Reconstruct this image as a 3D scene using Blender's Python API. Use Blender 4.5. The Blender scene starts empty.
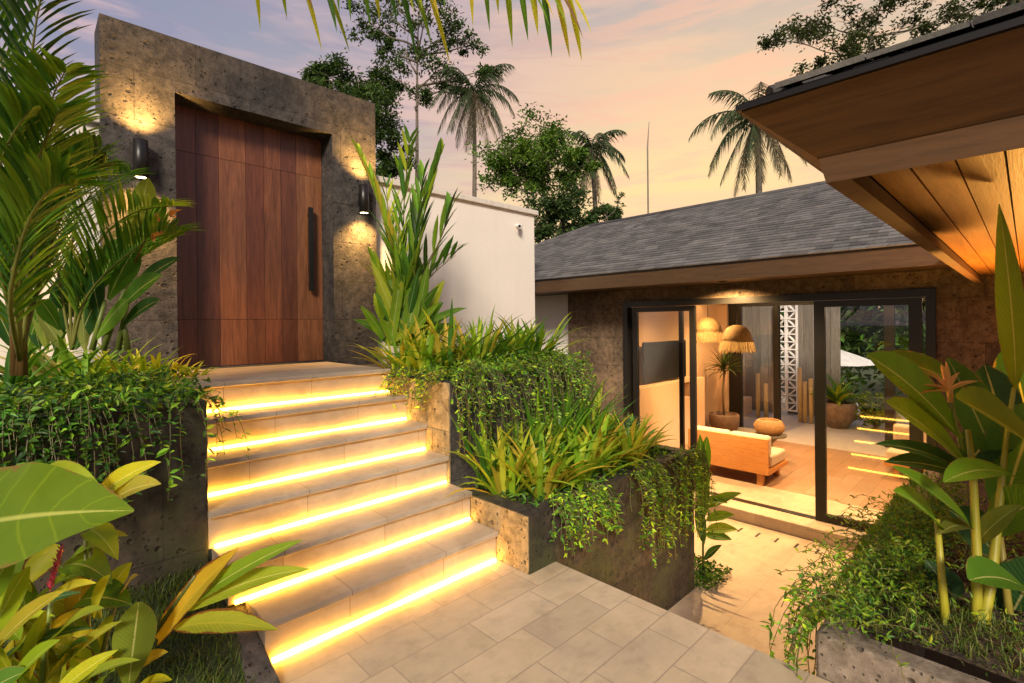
import bpy, math, random
from mathutils import Vector, Matrix, Quaternion
R = math.radians
rnd = random.Random(7)
SC = bpy.context.scene
COL = SC.collection

# ------------------------------------------------------------------ camera
F, CYAW, CPIT, CSH, CH, CRO = 500.83, R(44.186), R(.192), -16.112, 1.6203, R(.5963)
fw = Vector((math.sin(CYAW)*math.cos(CPIT), math.cos(CYAW)*math.cos(CPIT), -math.sin(CPIT)))
up0 = Vector((math.sin(CYAW)*math.sin(CPIT), math.cos(CYAW)*math.sin(CPIT), math.cos(CPIT)))
rt0 = Vector((math.cos(CYAW), -math.sin(CYAW), 0))
RT = rt0*math.cos(CRO) - up0*math.sin(CRO)
UP = rt0*math.sin(CRO) + up0*math.cos(CRO)
CAMP = Vector((0, 0, CH))
cam = bpy.data.cameras.new('camera')
cam.sensor_width = 36; cam.lens = F/1024*36; cam.shift_y = CSH/1024
cam.clip_start = .05; cam.clip_end = 2000
camo = bpy.data.objects.new('camera', cam); COL.objects.link(camo)
camo.matrix_world = Matrix(((RT.x, UP.x, -fw.x, 0), (RT.y, UP.y, -fw.y, 0), (RT.z, UP.z, -fw.z, CH), (0, 0, 0, 1)))
SC.camera = camo

def ray(px, py):
    return fw + RT*((px-512)/F) + UP*((341.5+CSH-py)/F)
def at(px, py, x=None, y=None, z=None, d=None):
    g = ray(px, py)
    if x is not None: s = x/g.x
    elif y is not None: s = y/g.y
    elif z is not None: s = (z-CH)/g.z
    else: s = d
    return CAMP + g*s

# ------------------------------------------------------------------ world + sun
SC.view_settings.view_transform = 'Standard'; SC.view_settings.look = 'None'
SC.view_settings.gamma = 1; SC.view_settings.use_curve_mapping = False
SC.view_settings.exposure = 0.62
try:
    SC.cycles.use_denoising = True; SC.cycles.max_bounces = 7; SC.cycles.transparent_max_bounces = 12
    SC.cycles.caustics_reflective = False; SC.cycles.caustics_refractive = False
    SC.cycles.sample_clamp_indirect = 6
except Exception: pass
SUN_DIR = Vector((-.66, -.60, .50)).normalized()      # towards the light: high, behind the camera
W = bpy.data.worlds.new("World"); SC.world = W; W.use_nodes = True
nt = W.node_tree; nt.nodes.clear()
class NT:
    def __init__(s, t): s.t = t
    def n(s, typ, ins=None, **kw):
        o = s.t.nodes.new(typ)
        for k, v in kw.items(): setattr(o, k, v)
        for k, v in (ins or {}).items():
            if isinstance(v, bpy.types.NodeSocket): s.t.links.new(v, o.inputs[k])
            else: o.inputs[k].default_value = v
        return o
    def math(s, op, a, b=0., c=None, clamp=False):
        d = {0: a, 1: b}
        if c is not None: d[2] = c
        return s.n('ShaderNodeMath', d, operation=op, use_clamp=clamp).outputs[0]
    def ramp(s, fac, stops, interp='LINEAR'):
        o = s.n('ShaderNodeValToRGB', {0: fac}); r = o.color_ramp; r.interpolation = interp
        while len(r.elements) < len(stops): r.elements.new(.5)
        for e, (p, c) in zip(r.elements, stops):
            e.position = p; e.color = (c[0], c[1], c[2], 1) if hasattr(c, '__len__') else (c, c, c, 1)
        return o.outputs[0]
    def mix(s, fac, a, b, blend='MIX'):
        def cc(v): return v if isinstance(v, bpy.types.NodeSocket) else (tuple(v)+(1,) if len(v) == 3 else v)
        return s.n('ShaderNodeMix', {0: fac, 6: cc(a), 7: cc(b)}, data_type='RGBA', blend_type=blend).outputs[2]
w = NT(nt)
tc = w.n('ShaderNodeTexCoord')
sky = w.n('ShaderNodeTexSky', sky_type='NISHITA', sun_disc=False, sun_elevation=math.asin(SUN_DIR.z),
          sun_rotation=math.atan2(SUN_DIR.x, SUN_DIR.y))
dn = w.n('ShaderNodeVectorMath', {0: tc.outputs['Generated']}, operation='NORMALIZE').outputs[0]
sp = w.n('ShaderNodeSeparateXYZ', {0: dn})
GL = Vector((.93, .34, .0)).normalized()
glow = w.n('ShaderNodeVectorMath', {0: dn, 1: tuple(GL)}, operation='DOT_PRODUCT').outputs['Value']
elev = w.n('ShaderNodeMapRange', {0: sp.outputs[2], 1: 0., 2: .75}, clamp=True).outputs[0]
# stretched cloud bands
vs = w.n('ShaderNodeVectorMath', {0: dn, 1: (1.2, 1.2, 7.5)}, operation='MULTIPLY').outputs[0]
cl = w.n('ShaderNodeTexNoise', {'Vector': vs, 'Scale': 2.1, 'Detail': 5., 'Roughness': .52, 'Distortion': .35}).outputs[0]
vs2 = w.n('ShaderNodeVectorMath', {0: dn, 1: (2., 2., 16.)}, operation='MULTIPLY').outputs[0]
cl2 = w.n('ShaderNodeTexNoise', {'Vector': vs2, 'Scale': 2.3, 'Detail': 6., 'Roughness': .6, 'Distortion': .6}).outputs[0]
warm = w.ramp(glow, [(.45, 0), (.70, .14), (.84, .58), (.93, .92), (1., 1.)])
cool = w.ramp(elev, [(0., (.80, .58, .46)), (.25, (.57, .465, .48)), (.62, (.30, .315, .42)), (1., (.28, .31, .45))])
hot = w.ramp(elev, [(0., (1.10, .74, .33)), (.28, (1.15, .80, .31)), (.55, (.92, .66, .38)), (1., (.55, .46, .46))])
base = w.mix(warm, cool, hot)
b1 = w.ramp(cl, [(.44, 0), (.58, 1)])
b1 = w.math('MULTIPLY', b1, .75)
base = w.mix(b1, base, w.mix(warm, (.70, .47, .48), (1.05, .68, .35)))
b2 = w.math('MULTIPLY', w.ramp(cl2, [(.48, 0), (.61, 1)]), .9)
base = w.mix(b2, base, w.mix(warm, (.30, .30, .42), (1.15, .66, .36)))
bg1 = w.n('ShaderNodeBackground', {0: sky.outputs[0], 1: .05})
bg2 = w.n('ShaderNodeBackground', {0: base, 1: .74})
wo = w.n('ShaderNodeOutputWorld', {0: w.n('ShaderNodeMixShader', {0: .12, 1: bg2.outputs[0], 2: bg1.outputs[0]}).outputs[0]})

sun = bpy.data.lights.new('sun', 'SUN'); sun.energy = 3.2; sun.angle = R(13); sun.color = (1, .87, .70)
suno = bpy.data.objects.new('sun', sun); COL.objects.link(suno)
suno.rotation_euler = SUN_DIR.to_track_quat('Z', 'Y').to_euler()

# ------------------------------------------------------------------ object helpers
def tag(o, label=None, cat=None, group=None, kind=None):
    if label: o['label'] = label
    if cat: o['category'] = cat
    if group: o['group'] = group
    if kind: o['kind'] = kind
    return o
def empty(name, loc, label, cat, group=None):
    o = bpy.data.objects.new(name, None); COL.objects.link(o); o.location = loc
    o.empty_display_size = .1
    return tag(o, label, cat, group)

class MB:
    def __init__(s): s.v = []; s.f = []; s.uv = []; s.c = []; s.sm = []; s.cur = (1, 1, 1)
    def vert(s, p, c=None): s.v.append((p[0], p[1], p[2])); s.c.append(c or s.cur); return len(s.v)-1
    def face(s, ids, uvs=None, smooth=False):
        s.f.append(ids); s.uv.append(uvs or [(0, 0)]*len(ids)); s.sm.append(smooth)
    def poly(s, pts, uvs=None, smooth=False): s.face([s.vert(p) for p in pts], uvs, smooth)
    def box(s, a, b, M=None):
        x0, y0, z0 = a; x1, y1, z1 = b
        P = [(x0, y0, z0), (x1, y0, z0), (x1, y1, z0), (x0, y1, z0), (x0, y0, z1), (x1, y0, z1), (x1, y1, z1), (x0, y1, z1)]
        i = [s.vert(M @ Vector(p) if M else p) for p in P]
        for q in ((0, 3, 2, 1), (4, 5, 6, 7), (0, 1, 5, 4), (1, 2, 6, 5), (2, 3, 7, 6), (3, 0, 4, 7)): s.face([i[k] for k in q])
        return s
    def prism(s, pts, ext):          # polygon extruded by a vector
        n = len(pts); e = Vector(ext)
        a = [s.vert(p) for p in pts]; b = [s.vert(Vector(p)+e) for p in pts]
        s.face(a[::-1]); s.face(b)
        for k in range(n): s.face([a[k], a[(k+1) % n], b[(k+1) % n], b[k]])
        return s
    def tube(s, pts, rad, n=7, cap=True):
        pts = [Vector(p) for p in pts]; rings = []
        ref = Vector((0, 0, 1))
        for k, p in enumerate(pts):
            t = (pts[min(k+1, len(pts)-1)] - pts[max(k-1, 0)])
            if t.length < 1e-6: t = Vector((0, 0, 1))
            t.normalize()
            if k == 0:
                a = t.orthogonal().normalized()
            else:
                a = (a - t*a.dot(t)); a = a.normalized() if a.length > 1e-5 else t.orthogonal().normalized()
            b = t.cross(a); r = rad[k] if hasattr(rad, '__len__') else rad
            rings.append([s.vert(p + (a*math.cos(2*math.pi*j/n) + b*math.sin(2*math.pi*j/n))*r) for j in range(n)])
        for k in range(len(rings)-1):
            for j in range(n):
                s.face([rings[k][j], rings[k][(j+1) % n], rings[k+1][(j+1) % n], rings[k+1][j]],
                       [(j/n, k/len(rings)), ((j+1)/n, k/len(rings)), ((j+1)/n, (k+1)/len(rings)), (j/n, (k+1)/len(rings))], True)
        if cap: s.face(rings[0][::-1]); s.face(rings[-1])
        return s
    def lathe(s, prof, c=(0, 0, 0), n=28, smooth=True):
        rings = [[s.vert((c[0]+r*math.cos(2*math.pi*j/n), c[1]+r*math.sin(2*math.pi*j/n), c[2]+z)) for j in range(n)] for r, z in prof]
        for k in range(len(rings)-1):
            for j in range(n): s.face([rings[k][j], rings[k][(j+1) % n], rings[k+1][(j+1) % n], rings[k+1][j]], None, smooth)
        return s
    def cyl(s, c, r, z0, z1, n=24):
        s.lathe([(r, z0), (r, z1)], (c[0], c[1], 0), n); k = len(s.v)
        s.face(list(range(k-n, k))); s.face(list(range(k-2*n, k-n))[::-1]); return s
    # a leaf: spine points, widths, side vectors
    def blade(s, p0, p1, width, bow=.12, side=None, fold=.25, shape='lance', seg=8, tint=(1, 1, 1), wave=0., bowdir=None, twist=0.):
        p0 = Vector(p0); p1 = Vector(p1); ax = p1-p0; L = ax.length
        if L < 1e-5: return
        bd = Vector(bowdir) if bowdir else Vector((0, 0, 1))
        mid = (p0+p1)*.5 + bd*bow*L
        ph = rnd.random()*6.3
        if side is None:
            side = ax.cross(Vector((0, 0, 1)))
            if side.length < 1e-4: side = Vector((1, 0, 0))
        side = Vector(side); prof = PROF[shape]; rows = []
        for k in range(seg+1):
            t = k/seg
            p = p0*(1-t)**2 + mid*2*t*(1-t) + p1*t*t
            tg = ((mid-p0)*(1-t) + (p1-mid)*t).normalized()
            sd = side - tg*side.dot(tg)
            sd = sd.normalized() if sd.length > 1e-5 else tg.orthogonal().normalized()
            if twist: sd = Quaternion(tg, twist*t) @ sd
            nr = sd.cross(tg)
            if nr.dot(bd) < 0: nr = -nr
            wd = width*.5*prof(t); row = []
            for u in (-1, -.5, 0, .5, 1):
                rip = wave*width*math.sin(ph+t*11+u*1.7)*abs(u)
                c = tint
                row.append(s.vert(p + sd*wd*u*(1-.15*fold) + nr*(abs(u)*fold*wd + rip*prof(t)), c))
            rows.append(row)
        for k in range(seg):
            for j in range(4):
                s.face([rows[k][j], rows[k][j+1], rows[k+1][j+1], rows[k+1][j]],
                       [(j/4, k/seg), ((j+1)/4, k/seg), ((j+1)/4, (k+1)/seg), (j/4, (k+1)/seg)], True)
    def strap(s, p0, az, el, L, width, droop, tint, seg=6, tipw=.15):     # narrow arching leaf
        p = Vector(p0); d = L/seg; e = el
        h = Vector((math.cos(az), math.sin(az), 0)); sd = Vector((-math.sin(az), math.cos(az), 0)); rows = []
        for k in range(seg+1):
            t = k/seg
            wd = width*.5*min(1, .55+t*2.)*(1-max(0, (t-.45)/.55)**1.6*(1-tipw*.3))
            n = Vector((-h.x*math.sin(e), -h.y*math.sin(e), math.cos(e)))
            rows.append([s.vert(p-sd*wd+n*wd*.45, tint), s.vert(p, tint), s.vert(p+sd*wd+n*wd*.45, tint)])
            p = p + (h*math.cos(e)+Vector((0, 0, math.sin(e))))*d
            e -= droop/seg*(.4+1.2*t)
        for k in range(seg):
            for j in range(2):
                s.face([rows[k][j], rows[k][j+1], rows[k+1][j+1], rows[k+1][j]],
                       [(j/2, k/seg), ((j+1)/2, k/seg), ((j+1)/2, (k+1)/seg), (j/2, (k+1)/seg)], True)
    def leaf(s, p, d, n, L, wd, tint):        # small leaf of two folded faces
        d = d.normalized(); sd = d.cross(n)
        if sd.length < 1e-4: sd = d.orthogonal()
        sd.normalize(); nn = sd.cross(d)
        a = s.vert(p, tint); t = s.vert(p+d*L-nn*L*.12, tint)
        r1 = s.vert(p+d*L*.32+sd*wd*.5+nn*wd*.12, tint); r2 = s.vert(p+d*L*.68+sd*wd*.38+nn*wd*.05, tint)
        l1 = s.vert(p+d*L*.32-sd*wd*.5+nn*wd*.12, tint); l2 = s.vert(p+d*L*.68-sd*wd*.38+nn*wd*.05, tint)
        s.face([a, r1, r2, t], [(.5, 0), (1, .3), (1, .7), (.5, 1)]); s.face([a, t, l2, l1], [(.5, 0), (.5, 1), (0, .7), (0, .3)])
    def build(s, name, mat, parent=None, **tags):
        me = bpy.data.meshes.new(name); me.from_pydata(s.v, [], s.f); me.update()
        uvl = me.uv_layers.new(name='UVMap'); fl = [x for f in s.uv for q in f for x in q]
        uvl.data.foreach_set('uv', fl)
        ca = me.color_attributes.new('tint', 'FLOAT_COLOR', 'POINT')
        ca.data.foreach_set('color', [x for c in s.c for x in (c[0], c[1], c[2], 1)])
        me.polygons.foreach_set('use_smooth', s.sm)
        me.materials.append(mat)
        o = bpy.data.objects.new(name, me); COL.objects.link(o)
        if parent:
            o.parent = parent; o.matrix_parent_inverse = Matrix.Translation(-Vector(parent_world(parent)))
        return tag(o, **tags)
def parent_world(p):
    v = Vector(p.location) if p.type == 'EMPTY' else Vector((0, 0, 0))
    return v
PROF = {
    'lance': lambda t: max(.02, math.sin(math.pi*min(1, t**.82*.985+.012))**.85),
    'ovate': lambda t: max(.02, math.sin(math.pi*t**.62)**.8 if t < 1 else .02),
    'heart': lambda t: max(.02, (1-t)**.95*(.75+1.15*t)*(min(1, .35+t*5)) * 1.15),
    'paddle': lambda t: max(.03, math.sin(math.pi*min(.995, t**1.25*.97+.02))**.7),
    'strap': lambda t: max(.03, min(1, .5+t*3)*(1-max(0, (t-.55)/.45)**1.7)),
}
def bevel(o, wd=.008, seg=2):
    m = o.modifiers.new('bevel', 'BEVEL'); m.width = wd; m.segments = seg; m.limit_method = 'ANGLE'; return o

# ------------------------------------------------------------------ materials
def material(name, fn):
    m = bpy.data.materials.new(name); m.use_nodes = True; t = m.node_tree; t.nodes.clear(); g = NT(t)
    sh, disp = fn(g)
    o = g.n('ShaderNodeOutputMaterial', {0: sh}); return m
def princ(g, col, rough=.6, bump=None, bstr=.3, bdist=.01, **kw):
    d = {'Base Color': col if isinstance(col, bpy.types.NodeSocket) else tuple(col)+(1,), 'Roughness': rough}
    d.update(kw)
    if bump is not None:
        d['Normal'] = g.n('ShaderNodeBump', {'Height': bump, 'Strength': bstr, 'Distance': bdist}).outputs[0]
    return g.n('ShaderNodeBsdfPrincipled', d).outputs[0]
def pos(g): return g.n('ShaderNodeNewGeometry').outputs['Position']
def noise(g, vec, sc, det=4., ro=.55, dist=0.):
    return g.n('ShaderNodeTexNoise', {'Vector': vec, 'Scale': sc, 'Detail': det, 'Roughness': ro, 'Distortion': dist}).outputs[0]
def vscale(g, vec, s): return g.n('ShaderNodeVectorMath', {0: vec, 1: s}, operation='MULTIPLY').outputs[0]
def simple(name, col, rough=.5, metal=0., var=.12, nsc=6.):
    def fn(g):
        n = noise(g, pos(g), nsc)
        c = g.mix(g.ramp(n, [(.3, 0), (.7, 1)]), tuple(x*(1-var) for x in col), tuple(min(1, x*(1+var)) for x in col))
        return princ(g, c, rough, n, .08, .004, Metallic=metal), None
    return material(name, fn)
def wallcoord(g):       # (x+y, z) for axis aligned walls
    s = g.n('ShaderNodeSeparateXYZ', {0: pos(g)})
    return g.n('ShaderNodeCombineXYZ', {0: g.math('ADD', s.outputs[0], s.outputs[1]), 1: s.outputs[2], 2: 0.}).outputs[0], s
def stone(name, dark, light, bw=.9, bh=.42, moss=.0, spots=1.):
    def fn(g):
        p = pos(g); wc, s = wallcoord(g)
        br = g.n('ShaderNodeTexBrick', {'Vector': wc, 'Color1': (.25, .25, .25, 1), 'Color2': (.85, .85, .85, 1), 'Mortar': (.0, .0, .0, 1),
                 'Scale': 1., 'Mortar Size': .004, 'Mortar Smooth': .3, 'Bias': 0., 'Brick Width': bw, 'Row Height': bh}, offset=.5)
        big = noise(g, p, 1.6, 6, .62, .4); fine = noise(g, p, 15, 7, .74)
        vor = g.n('ShaderNodeTexVoronoi', {'Vector': p, 'Scale': 12., 'Randomness': 1.}, feature='F1').outputs['Distance']
        vor2 = g.n('ShaderNodeTexVoronoi', {'Vector': p, 'Scale': 30., 'Randomness': 1.}, feature='F1').outputs['Distance']
        jit = noise(g, p, 5, 3)
        pit = g.ramp(g.math('ADD', vor, g.math('MULTIPLY', jit, .5)), [(.34, 1), (.44, 0)])
        pit2 = g.ramp(g.math('ADD', vor2, g.math('MULTIPLY', jit, .45)), [(.32, 1), (.42, 0)])
        f = g.math('ADD', g.math('MULTIPLY', big, .45), g.math('MULTIPLY', fine, .70))
        c = g.mix(g.ramp(f, [(.46, 0), (.70, 1)]), dark, light); mid = noise(g, p, 6.5, 6, .7, .6); c = g.mix(g.math('MULTIPLY', g.ramp(mid, [(.5, 0), (.66, 1)]), .55), c, tuple(x*.55 for x in dark)); c = g.mix(g.math('MULTIPLY', g.ramp(mid, [(.28, 1), (.42, 0)]), .35), c, tuple(x*1.5 for x in light))
        c = g.mix(.35, c, br.outputs[0], 'OVERLAY')
        c = g.mix(g.math('MULTIPLY', g.math('MAXIMUM', pit, pit2), .75*spots), c, tuple(x*.28 for x in dark))
        streak = noise(g, vscale(g, p, (5, 5, .5)), 1.7, 5, .65)
        c = g.mix(g.ramp(streak, [(.52, 0), (.72, .45)]), c, tuple(x*.5 for x in dark))
        if moss:
            c = g.mix(g.math('MULTIPLY', g.ramp(noise(g, p, 2.3, 6, .65), [(.48, 0), (.66, 1)]), moss), c, (.055, .06, .018))
        h = g.math('SUBTRACT', g.math('MULTIPLY', fine, .5), g.math('ADD', g.math('MULTIPLY', g.math('MAXIMUM', pit, pit2), .8), br.outputs['Fac']))
        return princ(g, c, .86, h, 1., .016), None
    return material(name, fn)
M = {}
M['stone'] = stone('volcanic_stone', (.013, .0112, .0105), (.072, .061, .054))
M['stone_wet'] = stone('mossy_volcanic_stone', (.016, .012, .008), (.075, .055, .037), moss=.8)
M['stone_brown'] = stone('brown_volcanic_stone', (.065, .042, .024), (.19, .128, .074), bw=1.1, bh=.46)
M['stone_light'] = stone('grey_volcanic_stone', (.16, .125, .09), (.36, .295, .225), bw=1.3, bh=.6, moss=.3)
M['stone_lit'] = stone('painted_lit_stone', (.15, .11, .055), (.36, .27, .15), bw=.8, bh=.4)  # lighter, yellower copy of the planter stone; step-light glow painted into its colour
M['rim'] = stone('weathered_rim_stone', (.04, .034, .03), (.15, .125, .108), bw=.8, bh=.8, moss=.25)
def pavefn(bw, bh, c1, c2, grey=.25, joint=(.20, .155, .11), flip=False, ms=.006):
    def fn(g):
        p = pos(g); s = g.n('ShaderNodeSeparateXYZ', {0: p})
        v = g.n('ShaderNodeCombineXYZ', {0: s.outputs[1 if flip else 0], 1: s.outputs[0 if flip else 1], 2: 0.}).outputs[0]
        br = g.n('ShaderNodeTexBrick', {'Vector': v, 'Color1': (0, 0, 0, 1), 'Color2': (1, 1, 1, 1), 'Mortar': (.5, .5, .5, 1), 'Scale': 1.,
                 'Mortar Size': ms, 'Mortar Smooth': .25, 'Bias': 0., 'Brick Width': bw, 'Row Height': bh}, offset=.37, offset_frequency=2, squash=.8, squash_frequency=3)
        tone = g.n('ShaderNodeSeparateColor', {0: br.outputs[0]}).outputs[0]
        big = noise(g, p, 2.6, 7, .62, .8); fine = noise(g, p, 30, 4, .6)
        vein = noise(g, vscale(g, p, (1.5, 6, 2)), 2.2, 6, .6, 1.2)
        c = g.mix(g.ramp(g.math('ADD', g.math('MULTIPLY', big, .6), g.math('MULTIPLY', vein, .4)), [(.32, 0), (.68, 1)]), c1, c2)
        c = g.mix(g.ramp(tone, [(0, grey*.5), (.25, 0), (.55, 0), (.75, grey), (1, min(1., grey*2.))], 'LINEAR'), c, tuple(x*.72*k for x, k in zip(c1, (.92, 1., 1.12))))
        c = g.mix(g.ramp(tone, [(0, .18), (.35, 0), (1, 0)]), c, (.62, .52, .40))
        c = g.mix(g.math('MULTIPLY', g.ramp(noise(g, p, 7, 6, .7), [(.5, 0), (.7, 1)]), .35), c, (.21, .16, .11)); c = g.mix(g.math('MULTIPLY', g.ramp(noise(g, p, 1.1, 6, .65, .5), [(.5, 0), (.66, 1)]), .3), c, (.24, .20, .165))
        c = g.mix(g.math('MULTIPLY', br.outputs['Fac'], .75), c, joint)
        h = g.math('SUBTRACT', g.math('MULTIPLY', fine, .25), br.outputs['Fac'])
        return princ(g, c, g.math('ADD', g.math('MULTIPLY', fine, .25), .42), h, .35, .006), None
    return fn
M['pave'] = material('limestone_paving', pavefn(.47, .235, (.46, .355, .225), (.61, .485, .32), .20, (.29, .23, .165), ms=.004))
M['pave_low'] = material('warm_travertine', pavefn(1.2, .6, (.46, .36, .25), (.58, .48, .35), .12, (.36, .28, .20), ms=.003))
def treadfn(g):
    p = pos(g); wc, s = wallcoord(g)
    br = g.n('ShaderNodeTexBrick', {'Vector': g.n('ShaderNodeCombineXYZ', {0: s.outputs[0], 1: g.math('MULTIPLY', s.outputs[1], .5), 2: 0.}).outputs[0],
             'Color1': (.3, .3, .3, 1), 'Color2': (.7, .7, .7, 1), 'Mortar': (.1, .1, .1, 1), 'Scale': 1., 'Mortar Size': .0025, 'Brick Width': .62, 'Row Height': .1379}, offset=.4)
    n = noise(g, p, 3.5, 6, .6, .6); fine = noise(g, vscale(g, p, (8, 8, 60)), 2, 4, .6)
    c = g.mix(g.ramp(n, [(.3, 0), (.7, 1)]), (.33, .265, .195), (.47, .385, .29))
    c = g.mix(.22, c, br.outputs[0], 'OVERLAY')
    c = g.mix(g.math('MULTIPLY', g.ramp(noise(g, p, 9, 6, .7), [(.52, 0), (.72, 1)]), .32), c, (.19, .145, .10)); c = g.mix(g.math('MULTIPLY', g.ramp(noise(g, vscale(g, p, (3, 3, 14)), 1.6, 6, .7), [(.5, 0), (.7, 1)]), .35), c, (.45, .37, .28))
    c = g.mix(g.math('MULTIPLY', br.outputs['Fac'], .85), c, (.2, .15, .1))
    return princ(g, c, .55, g.math('ADD', fine, g.math('MULTIPLY', br.outputs['Fac'], -1.)), .2, .004), None
M['tread'] = material('limestone_step', treadfn)
def plasterfn(col, dirt):
    def fn(g):
        p = pos(g); n = noise(g, p, 1.3, 6, .6); st = noise(g, vscale(g, p, (7, 7, .35)), 1.5, 5, .65)
        c = g.mix(g.ramp(n, [(.3, 0), (.7, 1)]), tuple(x*.93 for x in col), col)
        c = g.mix(g.math('MULTIPLY', g.ramp(st, [(.5, 0), (.75, 1)]), dirt), c, tuple(x*.62 for x in col))
        return princ(g, c, .9, noise(g, p, 60, 3), .12, .003), None
    return fn
M['plaster'] = material('white_plaster', plasterfn((.70, .655, .59), .08))
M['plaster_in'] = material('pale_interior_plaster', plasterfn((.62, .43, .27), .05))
M['coping'] = material('weathered_coping', plasterfn((.58, .54, .48), .5))
def woodfn(c1, c2, axis, rough=.45, ring=3., gl=0.):
    sc = {'x': (.6, 9, 9), 'y': (9, .6, 9), 'z': (9, 9, .6)}[axis]
    def fn(g):
        p = pos(g); tint = g.n('ShaderNodeAttribute', attribute_name='tint').outputs[0]
        off = g.n('ShaderNodeVectorMath', {0: tint, 1: (7., 13., 5.)}, operation='MULTIPLY').outputs[0]
        q = g.n('ShaderNodeVectorMath', {0: p, 1: off}, operation='ADD').outputs[0]
        n = noise(g, vscale(g, q, sc), ring, 6, .6, 1.2); f = noise(g, vscale(g, q, tuple(x*6 for x in sc)), ring, 3, .6)
        c = g.mix(g.ramp(n, [(.28, 0), (.72, 1)]), c1, c2)
        c = g.mix(g.math('MULTIPLY', g.ramp(f, [(.45, 0), (.7, 1)]), .4), c, tuple(x*.45 for x in c1))
        c = g.mix(1., c, tint, 'MULTIPLY')
        return princ(g, c, rough, g.math('ADD', n, f), .12, .004), None
    return fn
M['door_wood'] = material('door_wood', woodfn((.075, .024, .011), (.19, .068, .030), 'z', .42))
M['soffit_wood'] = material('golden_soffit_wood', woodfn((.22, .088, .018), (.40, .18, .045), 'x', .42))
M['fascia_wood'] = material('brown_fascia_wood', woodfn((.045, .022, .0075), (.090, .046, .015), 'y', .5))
M['sofa_wood'] = material('teak_wood', woodfn((.46, .18, .042), (.60, .27, .075), 'y', .5))
M['bamboo'] = material('bamboo', woodfn((.50, .34, .14), (.64, .47, .22), 'z', .5))
M['grey_wood'] = material('grey_cladding', woodfn((.12, .105, .085), (.24, .21, .17), 'z', .6))
def shinglefn(g):
    p = pos(g); tint = g.n('ShaderNodeAttribute', attribute_name='tint').outputs[0]
    n = noise(g, vscale(g, p, (1, 1, 1)), 3.5, 6, .65); f = noise(g, p, 45, 4, .65)
    c = g.mix(g.ramp(g.math('ADD', g.math('MULTIPLY', n, .6), g.math('MULTIPLY', f, .4)), [(.32, 0), (.7, 1)]), (.055, .053, .053), (.175, .165, .158))
    c = g.mix(1., c, tint, 'MULTIPLY')
    c = g.mix(g.math('MULTIPLY', g.ramp(noise(g, p, .9, 5, .6), [(.5, 0), (.7, 1)]), .25), c, (.16, .155, .15))
    return princ(g, c, .78, f, .4, .006), None
M['shingle'] = material('grey_shingle', shinglefn)
M['black'] = simple('black_metal', (.012, .011, .010), .38, .3)
M['dark'] = simple('dark_backing', (.03, .026, .022), .8)
M['white_metal'] = simple('white_plastic', (.7, .68, .64), .4)
def glassfn(g):
    fr = g.n('ShaderNodeFresnel', {'IOR': 1.5}).outputs[0]
    return g.n('ShaderNodeMixShader', {0: fr, 1: g.n('ShaderNodeBsdfTransparent', {0: (.95, .96, .95, 1)}).outputs[0],
               2: g.n('ShaderNodeBsdfGlossy', {0: (1, 1, 1, 1), 'Roughness': .0}).outputs[0]}).outputs[0], None
M['glass'] = material('window_glass', glassfn)
def emis(name, col, st):
    return material(name, lambda g: (g.n('ShaderNodeEmission', {0: tuple(col)+(1,), 1: st}).outputs[0], None))
def ledfn(g):
    n = noise(g, vscale(g, pos(g), (1, 1, 1)), 2.2, 3, .5); f = noise(g, pos(g), 30, 2)
    k = g.math('ADD', g.math('MULTIPLY', g.ramp(n, [(.3, 0), (.7, 1)]), 30.), g.math('MULTIPLY', f, 32.))
    return g.n('ShaderNodeEmission', {0: (1., .48, .042, 1), 1: k}).outputs[0], None
M['led'] = material('led_strip_light', ledfn)
M['led_low'] = emis('lower_led_strip_light', (1., .52, .07), 17.)
M['led_in'] = emis('warm_cove_light', (1., .66, .30), 26.)
M['bulb'] = emis('warm_bulb', (1., .72, .36), 40.)
M['lens'] = emis('sconce_lens', (1., .78, .42), 14.)
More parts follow.
